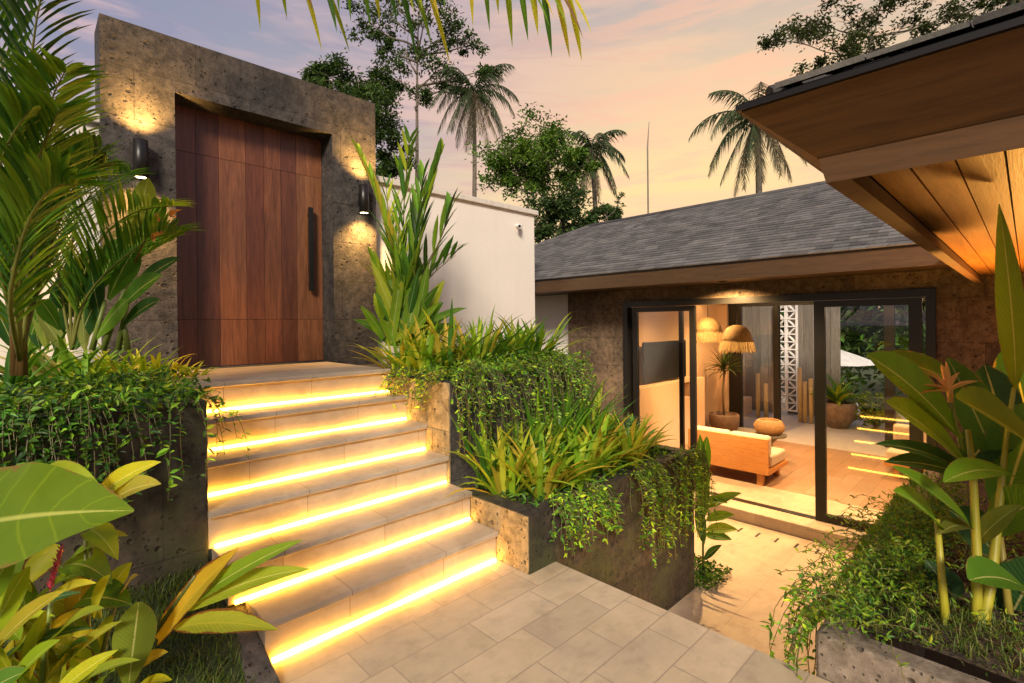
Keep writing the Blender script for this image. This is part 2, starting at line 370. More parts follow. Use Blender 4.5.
def foliage(name, trans=.35, rough=.38, vein=.5, midcol=(.9, .85, .35), edge=None, side=22., edge_at=.40, sharp=.5, vamp=.22):
    def fn(g):
        tint = g.n('ShaderNodeAttribute', attribute_name='tint').outputs[0]
        uv = g.n('ShaderNodeTexCoord').outputs['UV']; s = g.n('ShaderNodeSeparateXYZ', {0: uv})
        a = g.math('ABSOLUTE', g.math('SUBTRACT', s.outputs[0], .5))
        p = pos(g); n = noise(g, p, 9, 4, .6)
        c = g.mix(g.ramp(n, [(.3, .0), (.7, .5)]), tint, g.mix(1., tint, (.62, .70, .5), 'MULTIPLY'))
        if vein:
            wv = g.math('SINE', g.math('MULTIPLY', g.math('SUBTRACT', s.outputs[1], g.math('MULTIPLY', a, .32)), side*6.28))
            c = g.mix(g.math('MULTIPLY', g.ramp(wv, [(sharp, 0), (1, 1)]), vamp*vein), c, g.mix(1., tint, (1.7, 1.5, 1.2), 'MULTIPLY'))
            c = g.mix(g.math('MULTIPLY', g.ramp(a, [(.0, 1), (.016, .7), (.03, 0)]), vein), c, g.mix(.55, tint, midcol))
        if edge:
            er = g.math('ADD', a, g.math('MULTIPLY', g.math('SUBTRACT', noise(g, p, 14, 3), .5), .35))
            c = g.mix(g.ramp(er, [(edge_at, 0), (edge_at+.05, 1)]), c, edge)
        sp_ = g.ramp(noise(g, p, 33, 3, .6), [(.66, 0), (.74, .6)])
        c = g.mix(sp_, c, g.mix(1., tint, (.9, .55, .35), 'MULTIPLY'))
        hh = g.math('ADD', g.math('MULTIPLY', wv, 1.) if vein and side else n, g.math('MULTIPLY', noise(g, p, 22, 3), 2.))
        c = g.mix(g.ramp(noise(g, p, 5.5, 5, .65), [(.64, 0), (.76, .4)]), c, g.mix(1., tint, (1.4, 1.08, .6), 'MULTIPLY'))
        b = g.n('ShaderNodeBsdfPrincipled', {'Base Color': c, 'Roughness': rough, 'Specular IOR Level': .28, 'Normal': g.n('ShaderNodeBump', {'Height': hh, 'Strength': .16, 'Distance': .004}).outputs[0]}).outputs[0]
        t = g.n('ShaderNodeBsdfTranslucent', {0: g.mix(1., c, (1.25, 1.2, .6), 'MULTIPLY')}).outputs[0]
        return g.n('ShaderNodeMixShader', {0: trans, 1: b, 2: t}).outputs[0], None
    return material(name, fn)
M['leaf'] = foliage('broad_leaf', .35, .46, .8, edge=(.26, .20, .05), edge_at=.475)
M['leaf_big'] = foliage('elephant_ear_leaf', .4, .45, .8, (.75, .8, .25), (.20, .12, .03), 7., .48, .93, .6)
M['leaf_yellow'] = foliage('yellowing_leaf', .4, .42, .4, (.8, .6, .1), (.16, .06, .015))
M['strap'] = foliage('strap_leaf', .35, .4, .35, side=0.)
M['small'] = foliage('small_leaf', .35, .45, 0)
M['tree'] = foliage('tree_leaf', .3, .55, 0)
def barkfn(g):
    p = pos(g); n = noise(g, vscale(g, p, (4, 4, 14)), 1.5, 5, .6)
    c = g.mix(g.ramp(n, [(.3, 0), (.7, 1)]), (.06, .047, .035), (.20, .165, .13))
    return princ(g, c, .9, n, .5, .02), None
M['bark'] = material('bark', barkfn)
def stemfn(g):
    tint = g.n('ShaderNodeAttribute', attribute_name='tint').outputs[0]
    n = noise(g, vscale(g, pos(g), (30, 30, 5)), 1, 4)
    return princ(g, g.mix(g.ramp(n, [(.3, 0), (.7, .6)]), tint, g.mix(1., tint, (.6, .65, .4), 'MULTIPLY')), .45), None
M['stem'] = material('plant_stem', stemfn)
def soilfn(g):
    p = pos(g); n = noise(g, p, 14, 8, .75); v = g.n('ShaderNodeTexVoronoi', {'Vector': p, 'Scale': 40.}).outputs['Distance']
    c = g.mix(g.ramp(n, [(.3, 0), (.72, 1)]), (.018, .012, .008), (.085, .055, .034))
    return princ(g, c, .95, g.math('ADD', n, v), .8, .03), None
M['soil'] = material('planting_soil', soilfn)
def lawnfn(g):
    p = pos(g); n = noise(g, p, 18, 6, .7)
    return princ(g, g.mix(g.ramp(n, [(.3, 0), (.7, 1)]), (.022, .03, .010), (.06, .075, .02)), .9, n, .6, .02), None
M['lawn'] = material('lawn_soil', lawnfn)
M['earth'] = simple('distant_ground', (.05, .07, .025), .95, 0, .4, .3)
M['petal_pink'] = simple('pink_bract', (.62, .07, .12), .45)
M['petal_orange'] = simple('orange_bract', (.95, .45, .13), .45)
M['terracotta'] = simple('terracotta', (.20, .125, .08), .7, 0, .3, 9)
M['clay'] = simple('brown_clay', (.14, .09, .06), .6, 0, .3, 9)
M['cushion'] = simple('beige_cushion', (.52, .42, .32), .9, 0, .08, 30)
M['rug'] = material('brown_floor', pavefn(1.4, .22, (.27, .155, .082), (.36, .215, .12), .1, (.15, .08, .04), ms=.003))
M['terrazzo'] = simple('pale_terrazzo', (.46, .43, .40), .45, 0, .1, 12)
M['screen'] = material('dark_screen', lambda g: (princ(g, (.008, .008, .008), .3, **{'Specular IOR Level': .12}), None))
M['canvas'] = simple('white_canvas', (.75, .72, .68), .8)
def strawfn(g):
    p = pos(g); n = noise(g, vscale(g, p, (60, 60, 4)), 1.2, 4, .6)
    c = g.mix(g.ramp(n, [(.3, 0), (.7, 1)]), (.10, .062, .02), (.27, .18, .07))
    b = princ(g, c, .8, n, .4, .01)
    t = g.n('ShaderNodeBsdfTranslucent', {0: c}).outputs[0]
    return g.n('ShaderNodeMixShader', {0: .2, 1: b, 2: t}).outputs[0], None
M['straw'] = material('straw_fringe', strawfn)
M['rattan'] = simple('rattan_weave', (.34, .20, .085), .7, 0, .4, 60)

def spot(name, parent, loc, direction, energy, size, blend, col=(1, .70, .36), rad=.02):
    l = bpy.data.lights.new(name, 'SPOT'); l.energy = energy; l.spot_size = R(size); l.spot_blend = blend; l.color = col; l.shadow_soft_size = rad
    o = bpy.data.objects.new(name, l); COL.objects.link(o); o.location = loc
    o.rotation_euler = (-Vector(direction)).to_track_quat('Z', 'Y').to_euler()
    if parent: o.parent = parent; o.matrix_parent_inverse = Matrix.Translation(-parent_world(parent))
    return o
def point(name, parent, loc, energy, col=(1, .66, .32), rad=.05):
    l = bpy.data.lights.new(name, 'POINT'); l.energy = energy; l.color = col; l.shadow_soft_size = rad
    o = bpy.data.objects.new(name, l); COL.objects.link(o); o.location = loc
    if parent: o.parent = parent; o.matrix_parent_inverse = Matrix.Translation(-parent_world(parent))
    return o

# =================================================================== SETTING
ZL = -.95          # lower terrace
ZI = -.80          # indoor floor
U0, V0, TR, RI = 2.306, 2.52, .2758, .206
GZ = RI*6          # gate landing
VB = 3.07          # front of the upper stone blocks
mb = MB(); mb.poly([(-300, -300, -1.3), (300, -300, -1.3), (300, 300, -1.3), (-300, 300, -1.3)]); mb.build('ground', M['earth'], kind='structure')
mb = MB(); mb.box((.806, -4, -.06), (2.57, V0+.3, 0)); mb.build('upper_terrace', M['pave'], kind='structure')
mb = MB(); mb.box((.2, -4, -1.25), (2.53, V0+.2, -.062)); mb.build('terrace_base', M['stone'], kind='structure')
mb = MB(); mb.box((2.5, -5, ZL-.1), (6.55, 9, ZL)); mb.build('lower_terrace', M['pave_low'], kind='structure')
# lawn on the left, rising gently along the kerb
def lawn_z(x, y): return max(-.05, min(.42, (y-2.3)*.42))
mb = MB(); nx, ny = 16, 22
ids = [[mb.vert((-3+3.72*i/nx, -3+6.3*j/ny, lawn_z(0, -3+6.3*j/ny)+rnd.uniform(-.008, .008)-.02)) for i in range(nx+1)] for j in range(ny+1)]
for j in range(ny):
    for i in range(nx): mb.face([ids[j][i], ids[j][i+1], ids[j+1][i+1], ids[j+1][i]], None, True)
mb.build('lawn_bed', M['lawn'], kind='structure')

# kerb beside the lawn
mb = MB()
mb.prism([(.69, -3.5, -.5), (.69, -3.5, .012), (.69, 2.3, .012), (.69, 3.06, .24), (.69, 3.06, -.5)], (.118, 0, 0))
k = mb.build('stone_kerb', M['rim'], label='low dark stone kerb between the small lawn and the lit steps', cat='kerb'); bevel(k, .01)

# staircase -----------------------------------------------------------------
st = empty('stone_staircase', (1.5, V0, 0), 'pale limestone steps with glowing strip lights climbing to the wooden door', 'staircase')
for i in range(6):
    z = RI*(i+1); v = V0+TR*i
    xl = .806 if i < 2 else .70
    if i == 1: xl = .72
    b = MB(); b.box((xl, v, z-.035), (U0-.003, v+TR+.06 if i < 5 else 5.20, z)); o = b.build('tread', M['tread'], st); bevel(o, .005)
    b = MB(); b.box((xl+.002, v+.03, z-RI+.0005), (U0-.004, v+TR+.05, z-.036)); b.build('riser', M['tread'], st)
    b = MB(); b.box((xl+.03, v+.006, z-RI+.004), (U0-.02, v+.029, z-RI+.019)); b.build('light_strip', M['led'], st)
b = MB(); b.box((.72, V0+TR*5+.05, .3), (U0-.01, 5.0, GZ-.04)); b.build('core', M['dark'], st)
# hidden flight down to the lower terrace
s2 = empty('lower_staircase', (3., 1.5, ZL), 'short stone flight with strip lights going down to the lower terrace', 'staircase')
for i in range(1, 5):
    z = -.19*i; u = 2.57+.24*(i-1)
    b = MB(); b.box((u-.02, .74, z-.035), (u+.24, 2.235, z)); b.build('tread', M['tread'], s2)
for i in range(5):
    z = -.19*(i+1); u = 2.57+.24*i
    b = MB(); b.box((u-.23 if i else u-.039, .741, z+.0005), (u-.03, 2.234, z+.19-.036)); b.build('riser', M['tread'], s2)
    b = MB(); b.box((u-.029, .80, z+.004), (u-.006, 2.18, z+.026)); b.build('light_strip', M['led_low'], s2)

# stone blocks flanking the stair --------------------------------------------
b = MB(); b.box((-3.2, 3.10, -.3), (.704, 5.17, 1.224)); o = b.build('planter_block', M['stone_wet'], label='tall dark stone planter block left of the lit steps under trailing greenery', cat='planter'); bevel(o, .012)
pb = empty('planter_block', (3.1, 4.1, -.95), 'tall stone planter block right of the steps hidden behind hanging vines', 'planter')
b = MB(); b.box((2.319, VB, -.95), (3.9, 5.17, 1.18)); o = b.build('wall', M['stone'], pb); bevel(o, .012)
b = MB(); b.box((2.307, VB+.004, .3), (2.3187, 5.16, 1.172)); b.build('painted_lit_face', M['stone_lit'], pb)  # thin face of paler stone standing in for step light on the block
pl = empty('stone_planter', (3.4, 2.6, ZL), 'long low stone planter stepping down from the stairs to the lower terrace', 'planter')
b = MB(); b.box((2.318, 2.245, -1.0), (4.6, 2.365, .38)); b.box((4.48, 2.365, -1.0), (4.6, 4.2, .38)); b.box((2.318, 2.365, -1.0), (2.438, VB-.002, .38)); b.box((3.9, 4.2, -1.), (4.6, 4.32, .38))
o = b.build('wall', M['stone_wet'], pl)
b = MB(); b.box((2.44, 2.366, -.9), (4.479, VB-.003, .33)); b.box((3.902, VB-.003, -.9), (4.479, 4.19, .33)); b.build('soil', M['soil'], pl)
b = MB(); b.box((2.312, 2.25, .002), (2.3178, VB-.002, .372)); b.build('painted_lit_face', M['stone_lit'], pl)  # same painted glow on the low planter's stair side
# right planter
pr = empty('stone_planter', (3.2, -.2, ZL), 'grey stone planter in the right foreground holding tall orange-flowered plants', 'planter')
b = MB(); b.box((2.574, -4, -1.0), (2.70, .682, .20)); b.box((2.70, .562, -1.0), (6.5, .682, .20))
o = b.build('wall', M['stone_light'], pr); bevel(o, .012)
def rp_z(x, y):
    return .188 + .08*math.exp(-((x-3.3)**2/.8+(y-.25)**2/.25)) + .03*math.sin(x*7)*math.sin(y*9)
b = MB(); nx, ny = 26, 22
ids = [[b.vert((2.702+3.7*i/nx, -2.2+2.761*j/ny, rp_z(2.702+3.7*i/nx, -2.2+2.761*j/ny))) for i in range(nx+1)] for j in range(ny+1)]
for j in range(ny):
    for i in range(nx): b.face([ids[j][i], ids[j][i+1], ids[j+1][i+1], ids[j+1][i]], None, True)
b.build('soil', M['soil'], pr)

# gate -------------------------------------------------------------------------
gt = empty('stone_gate', (1.67, 5.4, GZ), 'massive dark volcanic stone portal around a tall wooden door', 'gate')
b = MB()
b.box((.45, 5.18, .4), (.956, 5.57, 4.15)); b.box((2.378, 5.18, .4), (2.89, 5.57, 4.15)); b.box((.9563, 5.18, 3.675), (2.3777, 5.57, 4.15)); b.box((.9563, 5.20, .9), (2.3777, 5.57, GZ-.002))
o = b.build('surround', M['stone'], gt)
dr = MB(); xs = [.957, 1.17, 1.36, 1.60, 1.77, 1.94, 2.10, 2.377]; 
tn = [(.95, .85, .9), (.70, .62, .68), (1.25, 1.25, 1.2), (.9, .8, .8), (1.12, 1.05, 1.), (.78, .7, .74), (1.45, 1.5, 1.4)]
for i in range(7):
    for zz0, zz1 in ((GZ+.006, 1.690), (1.694, 3.253), (3.257, 3.674)):
        dr.cur = tuple(c*rnd.uniform(.95, 1.05) for c in tn[i])
        dr.box((xs[i]+.0015, 5.46+(i % 2)*.001, zz0), (xs[i+1]-.0015, 5.52, zz1))
door = dr.build('door', M['door_wood'], gt)
b = MB(); b.box((.957, 5.475, GZ+.004), (2.377, 5.53, 3.675)); b.build('door_backing', M['dark'], gt)
b = MB(); b.box((2.205, 5.385, 2.0), (2.25, 5.42, 2.9)); b.box((2.215, 5.42, 2.05), (2.24, 5.47, 2.09)); b.box((2.215, 5.42, 2.81), (2.24, 5.47, 2.85))
b.build('handle', M['black'], door)
# garden walls
def gwall(x0, x1, label, top):
    g_ = empty('garden_wall', ((x0+x1)/2, 5.4, 0), label, 'wall')
    b = MB(); b.box((x0, 5.3, -1.2), (x1, 5.55, top-.07)); b.build('wall', M['plaster'], g_)
    b = MB(); b.box((x0-.0, 5.25, top-.07), (x1+.05, 5.6, top)); o = b.build('coping', M['coping'], g_); bevel(o, .006)
gwall(2.892, 5.65, 'plain white rendered wall with a thin coping right of the gate', 3.36)
gwall(-6, .448, 'white rendered wall with coping left of the gate behind palm fronds', 3.36)
cc = empty('security_camera', (5.28, 5.3, 3.09), 'small white security camera fixed high on the end of the white wall', 'camera')
b = MB(); b.cyl((5.28, 5.28), .035, 3.06, 3.10, 12); b.build('mount', M['white_metal'], cc)
b = MB(); b.tube([(5.31, 5.26, 3.07), (5.20, 5.17, 3.045)], .032, 10); b.build('body', M['white_metal'], cc)
b = MB(); b.tube([(5.20, 5.17, 3.045), (5.197, 5.167, 3.044)], .022, 10); b.build('lens', M['black'], cc)

# sconces ------------------------------------------------------------------------
def sconce(x, label):
    y = 5.105
    s_ = empty('wall_lamp', (x, 5.18, 3.0), label, 'lamp', 'black cylinder lamps beside the wooden door')
    b = MB(); b.lathe([(.045, 2.86), (.052, 2.862), (.052, 3.172), (.045, 3.175), (.043, 3.15), (.0, 3.15)], (x, y, 0), 24); b.build('shade', M['black'], s_)
    b = MB(); b.box((x-.03, y+.03, 2.95), (x+.03, 5.18, 3.08)); b.build('bracket', M['black'], s_)
    b = MB(); b.lathe([(.044, 2.866), (.0, 2.866)], (x, y, 0), 20, False); b.build('lens', M['lens'], s_)
    spot('lamp_light', s_, (x, y-.10, 3.19), (0, .32, 1), 110, 108, 1., (1, .54, .14), .03)
    spot('lamp_light', s_, (x, y-.10, 2.845), (0, .32, -1), 110, 108, 1., (1, .54, .14), .03)
sconce(.70, 'black cylinder wall lamp left of the door, half behind leaves')
sconce(2.70, 'black cylinder wall lamp right of the door, glowing on bare stone')

# house ------------------------------------------------------------------------------
hs = empty('villa', (8.5, 1, ZI), 'villa with grey shingle roof, stone walls and an open glazed living room', 'house')
UF = 6.86
b = MB(); b.box((UF, 4.49, -1.2), (UF+.22, 5.64, 2.14)); b.box((UF, .667-4.5, -1.2), (UF+.22, .667, 2.14)); b.box((UF+.001, .667, 1.945), (UF+.22, 4.49, 2.139))
b.build('stone_wall', M['stone_brown'], hs)
b = MB(); b.box((UF+.16, 5.641, -1.2), (UF+.40, 9.2, 2.14)); b.build('plaster_wall', M['plaster'], hs)
b = MB(); b.box((6.0, .5, 2.12), (6.04, 9.42, 2.33)); b.box((6.04, 9.38, 2.12), (12, 9.42, 2.33)); o = b.build('fascia', M['fascia_wood'], hs)
b = MB()
for i in range(6): b.cur = (rnd.uniform(.7, 1.0),)*3; b.box((6.042+.137*i, .5, 2.142), (6.042+.137*i+.134, 9.37, 2.16))
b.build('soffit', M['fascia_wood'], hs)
# roof from rows of shingles
def shingle_rows(mbx, eave0, alongv, upv, length, slope_len, left_in=0., right_in=0., expo=.14):
    a = Vector(alongv).normalized(); u = Vector(upv).normalized(); n = a.cross(u)
    if n.z < 0: n = -n
    rows = int(slope_len/expo)
    for r in range(rows):
        s0 = r*expo; s1 = min(slope_len, s0+expo*1.25)
        x = left_in*s0 + (-.02) - rnd.random()*.2; end = length - right_in*s0
        while x < end:
            wd = rnd.uniform(.11, .24); xa = max(x, left_in*s1); xb = min(x+wd-.004, length-right_in*s1)
            if xb > xa+.02:
                t = rnd.uniform(.62, 1.25); mbx.cur = (t, t*rnd.uniform(.97, 1.02), t*rnd.uniform(.94, 1.0))
                h = (.016+rnd.random()*.007)*expo/.14
                p = Vector(eave0)
                q = [p+a*xa+u*s0, p+a*xb+u*s0, p+a*xb+u*s1, p+a*xa+u*s1]
                top = [q[0]+n*h, q[1]+n*h, q[2]+n*.003, q[3]+n*.003]
                mbx.poly(top); mbx.poly([q[0], q[1], top[1], top[0]]); mbx.poly([q[1], q[2], top[2], top[1]]); mbx.poly([q[3], q[0], top[0], top[3]])
            x += wd
EZ, RZ = 2.335, 3.72
sl = Vector((2.8, 0, RZ-EZ)); sll = sl.length
b = MB(); shingle_rows(b, (5.97, 9.43, EZ-.01), (0, -1, 0), sl, 12.5, sll, 2.8/sll, 0., .105)
slh = Vector((0, -2.8, RZ-EZ)); shingle_rows(b, (5.97, 9.43, EZ-.01), (1, 0, 0), slh, 5.8, sll, 2.8/sll, 2.8/sll, .105)
rf = b.build('roof', M['shingle'], hs)
b = MB(); b.cur = (.3, .3, .3)
b.poly([(5.99, 9.41, EZ-.03), (5.99, -3.1, EZ-.03), (8.8, -3.1, RZ-.03), (8.8, 6.6, RZ-.03)]); b.poly([(5.99, 9.41, EZ-.03), (8.8, 6.6, RZ-.03), (11.6, 9.41, EZ-.03)]); b.poly([(8.8, 6.6, RZ-.03), (8.8, -3.1, RZ-.03), (11.6, -3.1, EZ-.03), (11.6, 9.41, EZ-.03)])
b.build('roof_deck', M['dark'], hs)
b = MB(); b.cur = (.8, .8, .8); b.tube([(8.8, 6.6, RZ-.01), (8.8, -3.1, RZ-.01)], .05, 8); b.tube([(5.99, 9.41, EZ), (8.8, 6.6, RZ-.01)], .045, 8); b.build('ridge_cap', M['shingle'], hs)
# interior shell
b = MB(); b.box((6.57, .3, ZL-.02), (UF+.9, 5.0, ZI)); o = b.build('threshold_step', M['pave_low'], hs); bevel(o, .01)
b = MB(); b.box((UF+.9, -3, ZI-.1), (10.9, 5.05, ZI-.002)); b.build('wood_floor', M['rug'], hs)
b = MB(); b.box((10.9, -3, ZI-.1), (11.9, 5.05, ZI-.004)); b.build('stone_floor', M['terrazzo'], hs)
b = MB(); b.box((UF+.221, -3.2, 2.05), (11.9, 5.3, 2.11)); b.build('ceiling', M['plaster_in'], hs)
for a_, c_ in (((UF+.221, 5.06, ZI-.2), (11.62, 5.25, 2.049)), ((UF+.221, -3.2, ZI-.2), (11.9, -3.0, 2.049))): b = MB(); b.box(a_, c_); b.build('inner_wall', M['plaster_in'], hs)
b = MB(); b.box((11.62, 4.84, ZI-.2), (11.9, 5.26, 2.049)); b.build('corner_wall', M['plaster_in'], hs)
lg = MB(); lg.box((7.3, 4.72, ZI), (10.2, 5.059, .12)); lg.box((7.3, 4.72, .12), (9.15, 5.059, .42)); lg.box((9.6, 4.72, .12), (10.2, 5.059, .42)); lg.box((7.3, 4.72, .42), (10.2, 5.059, .46)); lg.box((9.15, 5.03, .12), (9.6, 5.059, .42))
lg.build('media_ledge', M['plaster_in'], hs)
b = MB(); b.box((10.6, -2.5, 2.02), (10.65, 4.9, 2.045)); b.build('cove_light', M['led_in'], hs)
# black frames on the near facade
def frame(name, parent, boxes, mat='black'):
    q = MB()
    for a_, c_ in boxes: q.box(a_, c_)
    return q.build(name, M[mat], parent)
frame('door_frame', hs, [((UF-.03, .667, ZI), (UF+.12, .75, 1.944)), ((UF-.03, 4.41, ZI), (UF+.12, 4.49, 1.944)), ((UF-.03, .751, 1.86), (UF+.12, 4.409, 1.944)), ((UF+.0, .751, ZI-.005), (UF+.1, 4.409, ZI+.008))])
def slider(u, v0, v1, st=.075, label=None):
    p_ = frame('sliding_panel', hs, [((u, v0, ZI+.01), (u+.05, v0+st, 1.855)), ((u, v1-st, ZI+.01), (u+.05, v1, 1.855)), ((u, v0+st, 1.78), (u+.05, v1-st, 1.855)), ((u, v0+st, ZI+.01), (u+.05, v1-st, ZI+.10))])
    b = MB(); b.box((u+.022, v0+st, ZI+.10), (u+.028, v1-st, 1.78)); b.build('glass', M['glass'], p_)
slider(UF-.02, .78, 1.80, .115); slider(UF+.04, 3.33, 4.36, .085)
slider(UF+.10, 3.55, 4.40, .06)
# far glazing of the living room
ff = [((11.7, v0, ZI), (11.8, v1, 1.95)) for v0, v1 in ((4.55, 4.83), (3.75, 3.87), (1.74, 1.90), (-.2, -.08), (-2.2, -2.0))]
frame('far_frame', hs, ff+[((11.7, -2.9, 1.951), (11.8, 4.84, 2.048))])
for v0, v1 in ((3.88, 4.54), (-.07, 1.73)): b = MB(); b.box((11.74, v0, ZI), (11.746, v1, 1.95)); b.build('far_glass', M['glass'], hs)

# porch roof above the right planter (its eaves join the villa's at a valley)
pr_ = empty('porch_roof', (3.5, -1, 2.1), 'low brown timber porch eave with golden plank soffit at upper right', 'roof')
UE, VE = 1.30, .5
def eave_strip(p_a, p_b, th):          # a board following both eaves with a mitred corner; p = (inset, z)
    q = MB(); (i0, z0), (i1, z1) = p_a, p_b
    dx, dz = i1-i0, z1-z0; l = math.hypot(dx, dz); nx_, nz_ = -dz/l*th, dx/l*th     # thickness towards inside/up
    if nx_ < 0: nx_, nz_ = -nx_, -nz_
    prof = [(i0, z0), (i1, z1), (i1+nx_, z1+nz_), (i0+nx_, z0+nz_)]
    A = [q.vert((UE+i, -4.2, z)) for i, z in prof]; B = [q.vert((UE+i, VE-i, z)) for i, z in prof]; C_ = [q.vert((6.9, VE-i, z)) for i, z in prof]
    for k in range(4):
        j = (k+1) % 4; q.face([A[k], A[j], B[j], B[k]]); q.face([B[k], B[j], C_[j], C_[k]])
    q.face(A[::-1]); q.face(C_); return q
M['fascia_dark'] = material('dark_fascia_wood', woodfn((.080, .034, .008), (.145, .063, .016), 'y', .75, 2.))
M['beam_wood'] = material('light_beam_wood', woodfn((.078, .034, .009), (.14, .062, .017), 'y', .75, 2.))
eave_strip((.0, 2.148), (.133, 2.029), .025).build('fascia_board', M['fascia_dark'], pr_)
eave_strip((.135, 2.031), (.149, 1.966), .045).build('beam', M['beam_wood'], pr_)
eave_strip((-.010, 2.1495), (-.010, 2.164), .03).build('roof_edge', M['black'], pr_)
b = MB(); b.cur = (.5, .5, .5); b.tube([(UE+.05, VE-.05, 2.19), (UE+2.37, VE-2.37, 3.02)], .022, 6); b.build('hip_cap', M['shingle'], pr_)
b = MB(); y = VE-.165; i = 0
while y > -4.2:
    t = rnd.uniform(.82, 1.15); b.cur = (t, t*.98, t*.95); b.box((UE+.165, y-.098, 2.06+(i % 2)*.002), (6.87, y-.005, 2.085)); y -= .098; i += 1
b.build('soffit', M['soffit_wood'], pr_)
b = MB(); b.box((UE+.19, -4.2, 2.09), (6.87, VE-.19, 2.10)); b.build('soffit_backing', M['dark'], pr_)
b = MB(); sg = Vector((2.4, 0, .86)); shingle_rows(b, (UE-.02, VE+.02, 2.171), (0, -1, 0), sg, 4.7, sg.length, 2.4/sg.length, 0., .09)
sg2 = Vector((0, -2.4, .86)); shingle_rows(b, (UE-.02, VE+.02, 2.171), (1, 0, 0), sg2, 6.5, sg2.length, 2.4/sg2.length, 0., .09)
b.build('shingles', M['shingle'], pr_)
b = MB(); b.cur = (.3, .3, .3)
b.poly([(UE, VE, 2.17), (UE, -4.2, 2.17), (UE+2.37, -4.2, 3.00), (UE+2.37, VE-2.37, 3.00)]); b.poly([(UE, VE, 2.17), (UE+2.37, VE-2.37, 3.00), (7.5, VE-2.37, 3.00), (7.5, VE, 2.17)])
b.build('roof_deck', M['dark'], pr_)
# downlight in the villa soffit and an invented uplight added to light the porch soffit
dl = empty('soffit_downlight', (6.48, 2.75, 2.14), 'small round downlight set in the villa eave above the door', 'lamp')
b = MB(); b.lathe([(.06, 2.141), (.06, 2.132), (.04, 2.130), (.04, 2.138), (0, 2.138)], (6.48, 2.75, 0), 20); b.build('trim', M['black'], dl)
b = MB(); b.lathe([(.038, 2.1375), (0, 2.1375)], (6.48, 2.75, 0), 16, False); b.build('lens', M['lens'], dl)
spot('lamp_light', dl, (6.48, 2.75, 2.125), (.10, 0, -1), 520, 150, .9, (1, .60, .24), .03)
gs = empty('added_soffit_uplight', (5.2, -.3, .15), 'small black uplight added among the leaves of the right planter to light the porch soffit', 'lamp')
b = MB(); b.tube([(5.2, -.3, .1), (5.2, -.3, .40)], .012, 8); b.build('spike', M['black'], gs)
b = MB(); b.tube([(5.2, -.3, .40), (5.19, -.3, .50)], [.03, .045], 14); b.build('shade', M['black'], gs)
b = MB(); b.tube([(5.19, -.3, .501), (5.1895, -.3, .505)], .04, 14); b.build('lens', M['lens'], gs)
spot('lamp_light', gs, (5.185, -.3, .53), (-.25, .05, 1), 400, 140, .9, (1, .46, .09), .12)

# drain slots in the lower terrace along the villa
dn_ = empty('floor_drain', (6.25, 1.9, ZL), 'line of short dark drain slots cut in the lower terrace before the threshold', 'drain')
for i in range(9):
    b = MB(); v = 2.9-.21*i; b.box((6.22, v-.012, ZL+.0005), (6.36, v+.012, ZL+.003)); b.build('slot', M['dark'], dn_)

# =================================================================== FURNITURE
def rounded(o, w_=.03): 
    bevel(o, w_, 4); return o
def sofa(loc, rot, L, label):
    s_ = empty('sofa', (0, 0, 0), label, 'sofa')
    b = MB(); b.box((0, 0, .18), (.04, L, .70)); o = b.build('back_panel', M['sofa_wood'], s_); bevel(o, .006)
    b = MB(); b.box((.04, .0, .18), (.86, L, .24)); b.build('seat_frame', M['sofa_wood'], s_)
    for lx in (.06, .72):
        for ly in (.1, L-.18): b = MB(); b.box((lx, ly, 0), (lx+.08, ly+.08, .18)); b.build('leg', M['sofa_wood'], s_)
    n = 2
    for i in range(n):
        y0 = .02+i*(L-.04)/n; y1 = .02+(i+1)*(L-.04)/n-.01
        b = MB(); b.box((.20, y0, .242), (.86, y1, .42)); rounded(b.build('seat_cushion', M['cushion'], s_), .04)
        b = MB(); b.box((.045, y0, .42), (.24, y1, .725)); rounded(b.build('back_cushion', M['cushion'], s_), .05)
    s_.location = loc; s_.rotation_euler = (0, 0, rot); return s_
sofa((7.68, 2.62, ZI), 0, 1.22, 'beige sofa with a wooden back turned to the open door')
sofa((10.3, 1.55, ZI), R(180), 1.25, 'beige sofa with wooden ends seen through the closed right glass panel')
# side table with rattan basket
tb = empty('side_table', (9.3, 3.15, ZI), 'dark round pedestal side table behind the sofa', 'table')
b = MB(); b.lathe([(0, .42), (.27, .42), (.27, .45), (0, .45)], (9.3, 3.15, ZI), 28, False); b.build('table_top', M['grey_wood'], tb)
b = MB(); b.lathe([(.20, 0), (.22, .02), (.06, .08), (.05, .3), (.18, .42)], (9.3, 3.15, ZI), 20); b.build('base', M['grey_wood'], tb)
bk = MB(); bk.lathe([(.0, .0), (.17, .0), (.235, .07), (.25, .15), (.20, .23), (.16, .25), (.15, .24), (.16, .22), (0, .2)], (9.3, 3.15, ZI+.451), 28)
bk.build('basket', M['rattan'], label='round brown rattan basket on the pedestal table', cat='basket')
for i, (x, y) in enumerate(((8.3, 3.9), (8.3, 1.6), (10.2, 3.9), (10.2, 1.2))):  # invented ceiling lamps, added to brighten the living room
    d_ = empty('added_ceiling_light', (x, y, 2.05), 'small round downlight added to the living room ceiling to brighten the room', 'lamp', 'added downlights brightening the living room')
    b = MB(); b.lathe([(.06, 2.0495), (.06, 2.040), (.045, 2.038), (.042, 2.046), (0, 2.046)], (x, y, 0), 18); b.build('trim', M['white_metal'], d_)
    b = MB(); b.lathe([(.04, 2.0455), (0, 2.0455)], (x, y, 0), 14, False); b.build('lens', M['lens'], d_)
    spot('lamp_light', d_, (x, y, 2.034), (0, 0, -1), 230, 150, .8, (1, .56, .22), .04)
